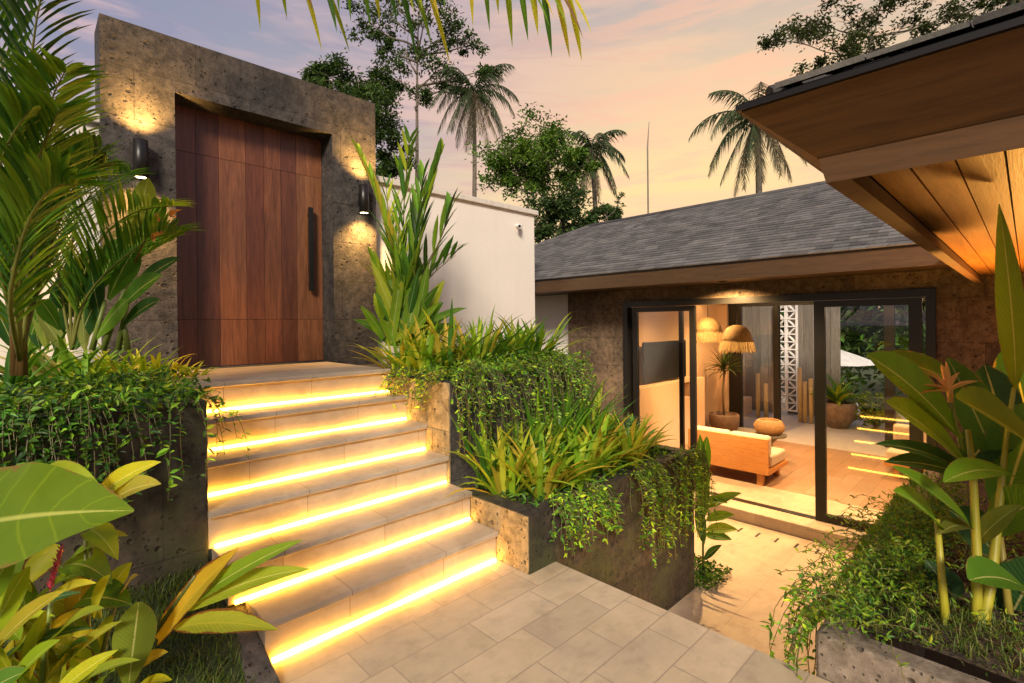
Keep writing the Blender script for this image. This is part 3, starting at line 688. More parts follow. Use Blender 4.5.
# television
tv = empty('television', (8.9, 4.9, .8), 'large dark flat television mounted above the plaster ledge', 'television')
b = MB(); b.box((8.15, 4.90, .50), (9.75, 4.95, 1.25)); bevel(b.build('screen', M['screen'], tv), .006)
b = MB(); b.box((8.7, 4.95, .75), (9.2, 5.06, 1.0)); b.build('bracket', M['black'], tv)
# indoor dracaena in a pot
def pot(cx, cy, z, prof, mat, parent):
    q = MB(); q.lathe(prof, (cx, cy, z), 28); return q.build('pot', mat, parent)
dp = empty('potted_dracaena', (10.75, 4.55, ZI), 'spiky dracaena on one bare stem in a dark pot by the inner wall', 'plant')
pot(10.75, 4.55, ZI, [(0, 0), (.2, 0), (.30, .22), (.31, .42), (.28, .45), (.26, .44), (.25, .38), (0, .38)], M['clay'], dp)
b = MB(); b.cur = (.18, .13, .08); b.tube([(10.75, 4.55, ZI+.38), (10.74, 4.57, ZI+.9), (10.76, 4.54, ZI+1.35)], [.03, .026, .024], 8); b.build('stem', M['stem'], dp)
b = MB()
for i in range(70):
    b.strap((10.76, 4.54, ZI+1.32+rnd.random()*.16), rnd.random()*6.28, rnd.uniform(-.1, 1.45), rnd.uniform(.42, .6), .035, rnd.uniform(.5, 1.1), (.03+rnd.random()*.02, .05+rnd.random()*.03, .018), 5)
b.build('foliage', M['strap'], dp)
# pendants
def pendant(x, y, z, label):
    p_ = empty('pendant_lamp', (x, y, 2.05), label, 'lamp', 'straw pendant lamps in the living room')
    b = MB(); b.tube([(x, y, 2.05), (x, y, z+.27)], .006, 6); b.build('cord', M['black'], p_)
    b = MB(); b.lathe([(.05, .28), (.13, .25), (.20, .17), (.235, .06), (.24, .0), (.235, .0), (.23, .06), (.195, .165), (.125, .24), (.05, .27)], (x, y, z), 32); b.build('lamp_shade', M['straw'], p_)
    b = MB()
    for i in range(150):
        a_ = i/150*6.283+rnd.random()*.04; r0 = .242; dz = rnd.uniform(.14, .19)
        c0 = Vector((x+r0*math.cos(a_), y+r0*math.sin(a_), z+.03)); c1 = Vector((x+(r0+.05)*math.cos(a_), y+(r0+.05)*math.sin(a_), z-dz))
        sd = Vector((-math.sin(a_), math.cos(a_), 0))*.006
        b.poly([c0-sd, c0+sd, c1+sd, c1-sd])
    b.build('fringe', M['straw'], p_)
    b = MB(); b.lathe([(0, .12), (.03, .10), (.04, .06), (.03, .02), (0, .0)], (x, y, z), 12); b.build('bulb', M['bulb'], p_)
    point('lamp_light', p_, (x, y, z-.06), 22, (1, .62, .28), .06)
p1_ = at(708, 333, d=9.1); pendant(p1_.x, p1_.y, 1.42, 'farther straw pendant lamp with long fringe, higher one on the left')
p2_ = at(737, 346, d=8.4); pendant(p2_.x, p2_.y, 1.28, 'nearer straw pendant lamp hanging lower beside the black post')
# terrace beyond the living room
mb = MB(); mb.box((11.9, -8, ZI-.1), (17.5, 9, ZI-.01)); mb.build('garden_terrace', M['terrazzo'], kind='structure')
sc_ = empty('cladding_wall', (14, 5, ZI), 'tall grey boarded wall seen through the far glazing', 'wall')
b = MB(); y = 4.5
for i in range(14):
    t = rnd.uniform(.75, 1.2); b.cur = (t, t, t); b.box((14.2, 4.62+.2*i, ZI), (14.26+.004*(i % 2), 4.62+.2*i+.194, 2.6))
b.build('boards', M['grey_wood'], sc_)
b = MB()
for i in range(6): t = rnd.uniform(.75, 1.2); b.cur = (t, t, t); b.box((14.3, 3.20+.2*i, ZI), (14.36+.004*(i % 2), 3.20+.2*i+.194, 2.6))
b.build('boards', M['grey_wood'], sc_)
bb = empty('breeze_block_screen', (14.1, 4.35, ZI), 'narrow white pierced breeze block screen beyond the living room', 'screen')
b = MB(); n_ = 14; hgt = 2.75/n_
for r_ in range(n_):
    z0 = ZI+.1+r_*hgt
    for c_ in range(2):
        y0 = 4.08+c_*.26
        b.box((14.05, y0, z0), (14.15, y0+.255, z0+.03)); b.box((14.05, y0, z0+.03), (14.15, y0+.03, z0+hgt-.004)); b.box((14.05, y0+.225, z0+.03), (14.15, y0+.255, z0+hgt-.004))
        m_ = Matrix.Translation((14.1, y0+.128, z0+hgt/2)) @ Matrix.Rotation(R(45 if (r_+c_) % 2 else -45), 4, 'X'); b.box((-.05, -.10, -.015), (.05, .10, .015), m_)
b.build('blocks', M['canvas'], bb)
ldg = empty('lit_planter_ledge', (13.2, 5.6, ZI), 'low yellow-lit masonry ledge outside the far glazing', 'ledge')
b = MB(); b.box((13.0, 5.1, ZI), (13.8, 6.5, ZI+.42)); b.build('wall', M['plaster_in'], ldg)
b = MB(); b.box((12.96, 5.1, ZI+.02), (12.995, 6.5, ZI+.05)); b.build('light_strip', M['led'], ldg)
for i, (px, hh, lab) in enumerate([(758, .75, 'tallest pale bamboo post left of the pierced screen'), (766, .5, 'shorter pale bamboo post beside the basket'), (800, .95, 'tallest pale bamboo post right of the pierced screen'), (805, .62, 'short pale bamboo post near the right glass stile'), (811, .70, 'bamboo post nearest the large black door stile')]):
    c = at(px, 400, x=13.3); b = MB(); b.cyl((c.x, c.y), .05, ZI, ZI+hh+.35, 12)
    o = b.build('bamboo_post', M['bamboo'], label=lab, cat='post', group='bamboo posts on the far terrace')
um = empty('patio_umbrella', (17, 3.6, ZI), 'white patio umbrella open beyond the far terrace', 'umbrella')
b = MB(); uc = at(829, 352, x=17.); b.tube([(uc.x, uc.y, ZI-.2), (uc.x, uc.y, .9)], .03, 8); b.build('pole', M['bamboo'], um)
b = MB(); b.lathe([(.02, .86), (.7, .62), (1.25, .40), (1.25, .37), (.7, .58), (.02, .82)], (uc.x, uc.y, 0), 8, False); b.build('canopy', M['canvas'], um)

# =================================================================== PLANTS
def pick(pal, var=.18):
    c = rnd.choice(pal); k = rnd.uniform(1-var, 1+var); return (c[0]*k*rnd.uniform(.92, 1.08), c[1]*k, c[2]*k)
GREEN = [(.075, .20, .018), (.12, .265, .022), (.055, .16, .022), (.17, .31, .026)]
DARK = [(.022, .062, .014), (.035, .085, .018), (.05, .11, .02)]
LIME = [(.23, .37, .020), (.33, .42, .024), (.18, .33, .020), (.40, .43, .034)]
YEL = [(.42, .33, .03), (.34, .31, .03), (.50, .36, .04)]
CREAM = [(.50, .42, .16), (.36, .34, .10)]

def strap_clump(loc, n, L, wd, pal_, label, group='strap-leaved clumps', cat='plant', name='strap_leaf_plant', el=(.5, 1.4), droop=(.6, 1.8), spread=.06):
    b = MB(); pal = [tuple(v*1.25 for v in c) for c in pal_]
    for i in range(n):
        a_ = rnd.random()*6.283; r_ = rnd.random()*spread
        b.strap((loc[0]+r_*math.cos(a_), loc[1]+r_*math.sin(a_), loc[2]-.02), a_+rnd.uniform(-.4, .4), rnd.uniform(*el), L*rnd.uniform(.6, 1.1), wd*rnd.uniform(.75, 1.2), rnd.uniform(*droop), pick(pal), 6)
    return b.build(name, M['strap'], label=label, cat=cat, group=group)

class Plant:
    def __init__(s, name, base, label, cat='plant', group=None): s.o = empty(name, base, label, cat, group)
    def leaf(s, b0, d0, t0, d1, wpx, tint, bow=.10, shape='lance', fold=.3, side=None, mat='leaf', wave=.015, bowdir=None, seg=10, tilt=None):
        p0 = at(b0[0], b0[1], d=d0); p1 = at(t0[0], t0[1], d=d1)
        wd = wpx*(d0+d1)/2/F
        q = MB()
        if side is None:                       # face the leaf roughly between up and the viewer side
            ax = (p1-p0).normalized(); up = Vector((0, 0, 1)); vw = (CAMP-(p0+p1)*.5).normalized()
            nrm = (up*(tilt if tilt is not None else .6)+vw).normalized(); side = ax.cross(nrm)
        q.blade(p0, p1, wd, bow, side, fold, shape, seg, tint, wave, bowdir)
        return q.build('leaf', M[mat], s.o)
    def wleaf(s, p0, p1, wd, tint, bow=.12, shape='lance', fold=.3, side=None, mat='leaf', wave=.015, seg=9):
        q = MB(); q.blade(p0, p1, wd, bow, side, fold, shape, seg, tint, wave); return q.build('leaf', M[mat], s.o)
    def stem(s, pts, rad, tint=(.34, .36, .05), name='stem', mat='stem'):
        q = MB(); q.cur = tint; q.tube(pts, rad, 8); return q.build(name, M[mat], s.o)

# ---- right planter: heliconia clump
H1 = Plant('heliconia', at(960, 635, d=2.25), 'tall heliconia with broad leaves, yellow stems and an orange bract flower', 'plant')
def P(px, py, d): return at(px, py, d=d)
ST = (.40, .36, .03)
H1.stem([P(947, 640, 2.22), P(942, 580, 2.25), P(937, 519, 2.3)], [.02, .015, .011], ST)
H1.stem([P(976, 650, 2.2), P(977, 560, 2.3), P(973, 470, 2.35), P(968, 430, 2.35)], [.022, .019, .014, .01], ST)
H1.stem([P(978, 650, 2.18), P(992, 575, 2.3), P(1000, 500, 2.4), P(1006, 440, 2.45), P(1014, 388, 2.27)], [.024, .021, .016, .011, .008], ST)
H1.stem([P(1012, 640, 2.3), P(1003, 560, 2.42), P(996, 500, 2.5)], [.018, .014, .01], (.30, .24, .04))
H1.stem([P(962, 450, 2.34), P(956, 425, 2.33), P(951, 398, 2.3)], [.009, .008, .007], (.34, .36, .06), 'flower_stalk')
D1 = (.15, .30, .02); D2 = (.085, .21, .02); D3 = (.035, .105, .026); D4 = (.25, .37, .028)
H1.leaf((962, 440), 2.35, (867, 355), 2.15, 44, D1, .10, 'paddle')
H1.leaf((990, 405), 2.7, (878, 358), 2.4, 34, D2, .10, 'paddle')
H1.leaf((968, 468), 2.35, (886, 402), 2.1, 40, D4, .08, 'paddle')
H1.leaf((985, 485), 2.45, (874, 444), 2.2, 24, D3, .12, 'lance')
H1.leaf((975, 480), 2.5, (884, 462), 2.35, 26, D3, .10, 'lance')
H1.leaf((972, 528), 2.35, (891, 466), 2.05, 30, D1, .06, 'lance')
H1.leaf((938, 525), 2.3, (893, 491), 2.12, 36, D1, .10, 'ovate')
H1.leaf((1065, 475), 2.3, (956, 398), 1.95, 66, D4, .06, 'paddle')
H1.leaf((1016, 390), 2.25, (999, 204), 1.68, 24, D4, .03, 'lance', bowdir=(.7, -.5, 0))
H1.leaf((1028, 590), 2.15, (969, 580), 1.95, 44, D2, .12, 'paddle')
H1.leaf((1020, 480), 2.3, (944, 482), 2.0, 30, D1, .14, 'paddle')
H1.leaf((1000, 470), 2.5, (948, 358), 2.6, 36, D2, .05, 'paddle')
H1.leaf((1010, 450), 2.7, (985, 365), 2.75, 42, D3, .03, 'paddle')
H1.leaf((1030, 430), 2.8, (1010, 345), 2.9, 40, D3, .03, 'paddle')
H1.leaf((1040, 420), 2.7, (962, 470), 2.5, 44, D3, .20, 'paddle')
H1.leaf((1000, 520), 2.5, (1040, 400), 2.4, 60, D2, .08, 'paddle')
H1.leaf((985, 540), 2.5, (1050, 500), 2.2, 46, D1, .2, 'paddle')
H1.leaf((1000, 560), 2.6, (950, 510), 2.6, 40, D3, .1, 'paddle')
H1.leaf((975, 545), 2.4, (1022, 505), 2.2, 22, (.26, .30, .05), .12, 'lance')
H1.leaf((975, 530), 2.4, (938, 535), 2.2, 18, (.16, .17, .03), .16, 'lance')
H1.leaf((1000, 640), 2.4, (1045, 560), 2.3, 50, D3, .12, 'paddle')
H1.leaf((955, 600), 2.4, (925, 560), 2.5, 30, D3, .1, 'ovate')
H1.leaf((975, 620), 2.5, (1020, 650), 2.1, 30, D2, .25, 'ovate')
fl = P(950, 395, 2.3)
for (tx, ty), w_ in (((941, 364), 8), ((926, 371), 7), ((920, 394), 7), ((923, 385), 6), ((960, 372), 8), ((979, 381), 9), ((946, 361), 5)):
    q = MB(); q.blade(P(949, 392, 2.3), P(tx, ty, 2.24), w_*2.27/F, .06, None, .9, 'lance', 6, (1, 1, 1)); q.build('bract', M['petal_orange'], H1.o)
q = MB(); q.tube([P(951, 402, 2.3), P(949, 385, 2.29), P(943, 372, 2.28)], [.011, .012, .004], 8); q.build('flower', M['petal_orange'], H1.o)

# ---- ground cover on the right planter
def cover(name, region, n, L, pal, label, cat='ground cover', stems=0, kind='stuff', upb=.5, mat='small'):
    b = MB()
    for i in range(n):
        p, nr = region()
        d = Vector((rnd.gauss(0, 1), rnd.gauss(0, 1), rnd.gauss(0, .6)))+nr*.5
        b.leaf(p, d, (nr*upb+Vector((rnd.gauss(0, .5), rnd.gauss(0, .5), rnd.gauss(.2, .5)))).normalized(), L*rnd.uniform(.6, 1.35), L*rnd.uniform(.28, .5), pick(pal))
    return b.build(name, M[mat], label=label, cat=cat, kind=kind)
def reg_right():
    while True:
        x = rnd.uniform(2.58, 4.8); y = rnd.uniform(-.1, .74)
        if math.hypot((x-3.25)/.85, (y-.02)/.33) < 1 and rnd.random() < .8: continue
        if y < .3 and rnd.random() < .75: continue
        if x < 2.95 and y < .5 and rnd.random() < .85: continue
        h = .10 + .25*math.exp(-((y-.45)/.26)**2)*min(1, max(.10, (x-2.6)*.9)) * (.75+.35*math.sin(x*5.3)*math.sin(x*2.1+1))
        if y > .62: h -= (y-.62)*1.6
        return Vector((x, y, rp_z(x, y)+rnd.random()**.6*h)), Vector((-.3, .3, 1))
cover('ground_cover', reg_right, 7500, .026, GREEN+LIME[:3]+[(.16, .27, .04), (.24, .34, .06)], 'fine-leaved green ground cover mounded in the right planter')
b = MB()
for i in range(14000):
    x = rnd.uniform(2.705, 4.2); y = rnd.uniform(-1.2, .55)
    if rnd.random() > (.95 if x < 3.1 else .15): continue
    b.strap((x, y, rp_z(x, y)-.005), rnd.random()*6.28, rnd.uniform(.4, 1.4), rnd.uniform(.03, .085), .004, rnd.uniform(.4, 1.6), pick([(.11, .18, .025), (.17, .24, .035), (.08, .13, .02), (.26, .27, .07)]), 3)
b.build('short_grass', M['strap'], label='short grass along the rim of the right planter', cat='grass', kind='stuff')
# litter and pebbles on the soil
b = MB()
for i in range(600):
    x = rnd.uniform(2.8, 4.4); y = rnd.uniform(-1., .5)
    b.leaf(Vector((x, y, rp_z(x, y)+.006+rnd.random()*.01)), Vector((rnd.gauss(0, 1), rnd.gauss(0, 1), .1)), Vector((rnd.gauss(0, .3), rnd.gauss(0, .3), 1)), rnd.uniform(.03, .08), rnd.uniform(.01, .03), pick([(.12, .07, .04), (.07, .04, .025), (.20, .13, .07)]))
b.build('leaf_litter', M['small'], label='brown dead leaves scattered on the soil under the heliconia', cat='leaf litter', kind='stuff')

# ---- trailing vines: a curtain of thin stems carrying leaves
def vines(name, starts, lenf, pal, L, label, dens=26, cat='vine', out=None, sway=.05, stemtint=(.12, .10, .035)):
    r_ = empty(name, starts[0][0], label, cat)
    sb = MB(); sb.cur = stemtint; lb = MB()
    for p, o in starts:
        p = Vector(p); o = Vector(o); ln = lenf(); n = max(3, int(ln/.06)); pts = []
        q = p.copy(); dr_ = o.normalized()*.9+Vector((0, 0, .35))
        for k in range(n+1):
            pts.append(q.copy()); dr_ = dr_*.72+Vector((rnd.gauss(0, sway*2), rnd.gauss(0, sway*2), -.42))
            q = q + dr_.normalized()*(ln/n)
        sb.tube(pts, .0022, 4, False); tn_ = rnd.choice((.6, 1., 1.4, 1.7, 2.1)); LL = L*rnd.uniform(.75, 1.15)
        for k in range(int(ln*dens)+2):
            t = rnd.random()*(len(pts)-1.001); i = int(t); c = pts[i].lerp(pts[i+1], t-i)
            d = Vector((rnd.gauss(0, 1), rnd.gauss(0, 1), rnd.gauss(-.1, .6)))+o*.7
            lb.leaf(c, d, Vector((rnd.gauss(0, .4), rnd.gauss(0, .4), 1))+o*.6, LL*rnd.uniform(.5, 1.25), LL*rnd.uniform(.26, .42), tuple(x*tn_ for x in pick(pal, .3)))
    sb.build('stem', M['stem'], r_); lb.build('foliage', M['small'], r_); return r_
FR = Vector((-.3, -1, 0)); LF = Vector((-1, 0, 0))
def sprigs(name, starts, hgt, pal, L, label, cat='plant', dens=40):
    r_ = empty(name, starts[0][0], label, cat); sb = MB(); sb.cur = (.16, .15, .04); lb = MB()
    for p, o in starts:
        a_ = rnd.random()*6.283; el = rnd.uniform(.5, 1.45); ln = rnd.uniform(.5, 1.)*hgt; q = Vector(p); pts = []; h = (Vector((math.cos(a_), math.sin(a_), 0))+Vector(o)).normalized()
        tn_ = rnd.choice((.6, .9, 1.2, 1.5, 1.8))
        for k in range(8): pts.append(q.copy()); q = q+(h*math.cos(el)+Vector((0, 0, math.sin(el))))*ln/7+Vector((rnd.gauss(0, .006), rnd.gauss(0, .006), 0)); el -= rnd.uniform(.1, .42)
        sb.tube(pts, .0018, 4, False)
        for k in range(max(4, int(ln*dens))):
            t = rnd.uniform(.1, 1)*6.999; i = int(t); c = pts[i].lerp(pts[i+1], t-i)
            lb.leaf(c, Vector((rnd.gauss(0, 1), rnd.gauss(0, 1), rnd.gauss(.2, .6))), Vector((rnd.gauss(0, .4), rnd.gauss(0, .4), 1)), L*rnd.uniform(.5, 1.3), L*rnd.uniform(.28, .45), tuple(x*tn_ for x in pick(pal, .25)))
    sb.build('stem', M['stem'], r_); lb.build('foliage', M['small'], r_); return r_
# right planter spilling vine
def spr():
    while True:
        p, _ = reg_right()
        if p.y > .12 and p.x < 4.4: return (p.x, p.y, rp_z(p.x, p.y)+.03)
sprigs('creeping_shrub', [(spr(), (-.5, .4, 0)) for _ in range(230)], .34, GREEN[1:]+LIME+[(.22, .34, .06)], .034, 'loose leafy creeper with arching sprigs in the right planter')
vines('trailing_vine', [((rnd.uniform(2.6, 2.9), rnd.uniform(.64, .74), .22+rnd.random()*.15), (rnd.uniform(-1, .1), rnd.uniform(.2, 1), 0)) for _ in range(22)], lambda: rnd.uniform(.2, .62), GREEN+LIME[:3], .046, 'leafy vine spilling over the far corner of the right planter', 34)
# upper block mound and curtain
vst = []
for i in range(210):
    x = rnd.uniform(2.36, 3.95); vst.append(((x, VB-.01-rnd.random()*.10, 1.08+rnd.random()*.22+.08*math.sin(x*6)), (rnd.gauss(0, .8), -rnd.uniform(.3, 1.6), 0)))
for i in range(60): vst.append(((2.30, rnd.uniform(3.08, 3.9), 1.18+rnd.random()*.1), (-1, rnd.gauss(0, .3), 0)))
vst[:0] = [((rnd.uniform(2.325, 2.5), VB-.012, 1.1+rnd.random()*.12), (rnd.gauss(0, .3), -.5, 0)) for _ in range(26)]+[((3.91, rnd.uniform(3.08, 3.6), 1.1+rnd.random()*.15), (1, rnd.gauss(0, .4), 0)) for _ in range(30)]
def vl(): return min(.98, abs(rnd.gauss(.30, .34))+.08)
vines('hanging_vine', vst[:266], vl, GREEN+LIME[:3]+DARK[2:], .042, 'dense green vine curtain hanging down the tall block right of the steps', 26)
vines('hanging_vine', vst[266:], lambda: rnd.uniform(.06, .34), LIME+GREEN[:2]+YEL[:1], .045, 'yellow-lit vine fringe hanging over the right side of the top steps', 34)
def reg_top():
    x = rnd.uniform(2.33, 4.0); y = rnd.uniform(3.0, 3.75)
    h = .06+.17*math.exp(-((x-3.3)/.7)**2)*math.exp(-((y-3.3)/.35)**2)
    return Vector((x, y, 1.17+rnd.random()*h)), Vector((-.2, -.6, 1))
sprigs('creeping_shrub', [((rnd.uniform(2.36, 3.95), rnd.uniform(3.0, 3.6), 1.18), (0, -.5, 0)) for _ in range(240)], .36, GREEN+LIME[:3], .045, 'loose arching creeper on top of the tall block right of the steps')
sprigs('creeping_shrub', [((rnd.uniform(-1.4, .66), rnd.uniform(3.05, 3.7), 1.2), (0, -.5, 0)) for _ in range(200)], .32, GREEN+LIME[:2]+DARK[1:], .042, 'loose arching creeper on top of the block left of the steps')
cover('ground_cover', reg_top, 2600, .042, GREEN+DARK[:1]+LIME[:2], 'green creeper covering the top of the right planter block')
# lower planter: two spilling vines
vines('trailing_vine', [((rnd.uniform(2.50, 3.08), 2.25-rnd.random()*.03, .36+rnd.random()*.12), (rnd.gauss(0, .5), -1, 0)) for _ in range(75)], lambda: rnd.uniform(.1, .42), GREEN+LIME[:3], .05, 'bushy vine spilling over the front corner of the low planter', 36)
vines('trailing_vine', [((rnd.uniform(3.45, 4.6), 2.25-rnd.random()*.03, .36+rnd.random()*.10), (rnd.gauss(0, .4), -1, 0)) for _ in range(95)], lambda: rnd.uniform(.2, .85), GREEN+LIME[:3]+[(.16, .17, .03)], .046, 'long vine curtain hanging down the low planter towards the lower terrace', 34)
def reg_low():
    return Vector((rnd.uniform(2.45, 4.5), rnd.uniform(2.3, 3.06), .33+rnd.random()*.07)), Vector((0, -.4, 1))
cover('ground_cover', reg_low, 1800, .05, GREEN+DARK+LIME[:1], 'low green creeper between the strap leaves of the low planter')
# strap clumps along the top of the right block
xs_ = [2.42, 2.55, 2.7, 2.84, 2.98, 3.12, 3.3, 3.48, 3.66, 3.85]
for i, x in enumerate(xs_):
    y = rnd.uniform(3.7, 4.2)
    strap_clump((x+rnd.uniform(-.05, .05), y-.25, 1.22), 36, .50+.06*(i % 3), .042, LIME+GREEN[1:]+(YEL if i < 5 else []), 'yellow-green strap-leaved clump on the tall block right of the steps', 'strap-leaved clumps on the tall right block', el=(.6, 1.48), droop=(.3, 1.4), spread=.14)
# strap clumps in the low planter
for i, (x, y, L, wd, pal) in enumerate([(2.58, 2.72, .62, .042, LIME+YEL[:1]), (2.78, 2.55, .58, .045, LIME+YEL), (2.98, 2.75, .55, .04, GREEN+LIME), (3.15, 2.5, .52, .045, LIME), (3.35, 2.85, .75, .045, GREEN), (3.55, 2.6, .55, .045, LIME+YEL), (3.75, 2.75, .5, .05, YEL+LIME), (3.95, 2.55, .5, .05, LIME+YEL), (4.2, 2.7, .48, .05, LIME+GREEN), (4.35, 2.95, .5, .05, GREEN+LIME)]):
    strap_clump((x, y, .33), 38, L*1.02, wd*1.25, pal, 'yellow-green strap-leaved clump growing in the low planter', 'strap-leaved clumps in the low planter', el=(.6, 1.48), droop=(.3, 1.5), spread=.11)
for x, y, L in ((3.62, 2.98, .85), (3.85, 2.92, .75), (4.0, 3.25, .9), (2.62, 2.98, .7), (2.95, 2.96, .72), (3.2, 2.98, .8)):
    strap_clump((x, y, .33), 26, L, .05, GREEN+LIME, 'taller green strap-leaved clump at the back of the low planter against the vines', 'taller strap-leaved clumps behind the low planter', el=(.9, 1.5), droop=(.2, 1.1), spread=.08)
# tall upright clump and blue-green rosette at the right end of the low planter
strap_clump((3.45, 2.98, .33), 26, .95, .05, GREEN, 'tall upright green strap-leaved clump between vine curtain and rosette', 'tall clump', el=(1.15, 1.5), droop=(.1, .5))
cy = Plant('cycad', (4.15, 3.1, .35), 'blue-green cycad rosette in front of the dark window frame')
for i in range(16):
    a_ = i/16*6.283+rnd.random()*.3; el = rnd.uniform(.2, 1.1); L = .55
    h = Vector((math.cos(a_), math.sin(a_), 0)); q = MB(); tint = pick([(.05, .11, .06), (.07, .13, .06)])
    pts = []; p = Vector((4.15, 3.1, .45)); e = el
    for k in range(9): pts.append(p.copy()); p = p+(h*math.cos(e)+Vector((0, 0, math.sin(e))))*L/8; e -= .14
    q.cur = tint; q.tube(pts, .006, 5)
    sd = Vector((-h.y, h.x, 0))
    for k in range(1, 8):
        for f in (0, .5):
            c = pts[k].lerp(pts[k+1], f)
            for s_ in (-1, 1): q.blade(c, c+sd*s_*.12+h*.07+Vector((0, 0, .05)), .016, .05, None, .2, 'lance', 3, tint)
    q.build('frond', M['strap'], cy.o)
cy.stem([(4.15, 3.1, .3), (4.15, 3.1, .48)], .06, (.10, .07, .04), 'trunk')
# ginger at the foot of the low planter
gb = at(703, 575, z=ZL); G0 = Plant('ginger_plant', gb, 'small green ginger plant at the foot of the low planter')
dG = (gb-CAMP).dot(fw)
G0.stem([gb, P(703, 520, dG), P(706, 470, dG), P(700, 440, dG)], [.012, .01, .008, .005], (.10, .16, .03))
for b0, t0, w_, c_ in [((704, 520), (700, 434), 15, D2), ((704, 508), (742, 493), 11, D1), ((706, 520), (735, 515), 11, D1), ((706, 530), (738, 530), 12, D4), ((705, 535), (732, 540), 11, D2), ((704, 500), (728, 503), 9, D1), ((704, 545), (697, 500), 11, D3), ((704, 560), (722, 545), 8, D3), ((703, 480), (707, 436), 12, D2)]:
    G0.leaf(b0, dG, t0, dG-.15, w_, c_, .10)
def reg_patch():
    return Vector((rnd.uniform(4.62, 5.1), rnd.uniform(2.1, 2.5), ZL+rnd.random()*.09)), Vector((0, -.3, 1))
cover('ground_cover', reg_patch, 700, .05, GREEN+DARK, 'patch of low green leaves on the floor beside the ginger plant')

# ---- tall ginger clump right of the gate
def frond(parent, pts, nl, ll, wd, pal, updir=None, droop=.3, both=True, name='frond', stemr=.01, spread=.9):
    q = MB(); q.cur = (.20, .20, .04); n = len(pts); pts = [Vector(p) for p in pts]
    def cv(t):
        k = min(n-2, int(t*(n-1))); f = t*(n-1)-k
        a = pts[max(k-1, 0)]; b_ = pts[k]; c = pts[k+1]; d = pts[min(k+2, n-1)]
        return .5*((2*b_)+(c-a)*f+(2*a-5*b_+4*c-d)*f*f+(3*b_-a-3*c+d)*f**3)
    sm = [cv(i/14) for i in range(15)]; q.tube(sm, [stemr*(1-.85*i/14) for i in range(15)], 6)
    for i in range(nl):
        t = .16+.84*i/nl; p = cv(t); tg = (cv(min(1, t+.02))-cv(max(0, t-.02))).normalized()
        sd = tg.cross(updir if updir is not None else Vector((0, 0, 1)))
        if sd.length < .05: sd = tg.cross(Vector((1, 0, 0)))
        sd.normalize(); l = ll*(math.sin(math.pi*min(.98, t*.9+.08))**.6)*rnd.uniform(.85, 1.1)
        for s_ in ((-1, 1) if both else (1,)):
            d = (tg*rnd.uniform(.5, .75)+sd*s_*spread+Vector((0, 0, rnd.uniform(.0, .25)))).normalized()
            e = p+d*l+Vector((0, 0, -droop*l))
            q.blade(p, e, wd*rnd.uniform(.8, 1.1), .12, None, .35, 'lance', 4, pick(pal))
    return q.build(name, M['strap'], parent)
bx = at(405, 338, y=4.45); G1 = Plant('areca_clump', (bx.x, bx.y, 1.19), 'tall clump of upright strap leaves against the white wall beside the gate')
d1 = (bx-CAMP).dot(fw)
for tips, pal, n_ in [([(398, 290), (382, 215), (357, 150)], YEL+LIME, 16), ([(404, 280), (404, 205), (410, 135)], LIME+GREEN, 18), ([(412, 285), (424, 215), (442, 150)], GREEN+LIME[:1], 20), ([(400, 290), (390, 235), (386, 180)], LIME+GREEN, 14), ([(416, 300), (432, 275), (456, 255)], GREEN, 12), ([(396, 310), (384, 290), (372, 262)], LIME, 10), ([(410, 290), (416, 230), (424, 170)], GREEN+DARK, 18), ([(406, 290), (398, 260), (400, 200)], LIME+GREEN, 14), ([(412, 300), (440, 240), (452, 205)], GREEN+DARK, 14)]:
    frond(G1.o, [at(405, 340, d=d1)]+[at(x, y, d=d1+rnd.uniform(-.2, .2)) for x, y in tips], max(8, int(n_*.75)), .46, .056, [tuple(v*1.1 for v in c) for c in pal], droop=-.12, spread=.28, stemr=.014)
for k in range(46):
    a_ = rnd.gauss(0, 1)*26; h_ = rnd.uniform(25, 95)*(1-abs(a_)/110)
    x0 = 405+rnd.gauss(0, 9)
    G1.leaf((x0, 346), d1+rnd.uniform(-.25, .15), (x0+a_+rnd.gauss(0, 5), 340-h_), d1+rnd.uniform(-.4, .3), rnd.uniform(9, 18), pick(GREEN+LIME+LIME+DARK), rnd.uniform(.02, .2), rnd.choice(('strap', 'lance')), .5, mat='leaf', seg=7)
for px, py in ((400, 290), (408, 270), (416, 260), (420, 300), (396, 310)):
    G1.stem([at(405+(px-405)*.3, 345, d=d1), at(px, py, d=d1)], [.025, .012], (.14, .11, .03))

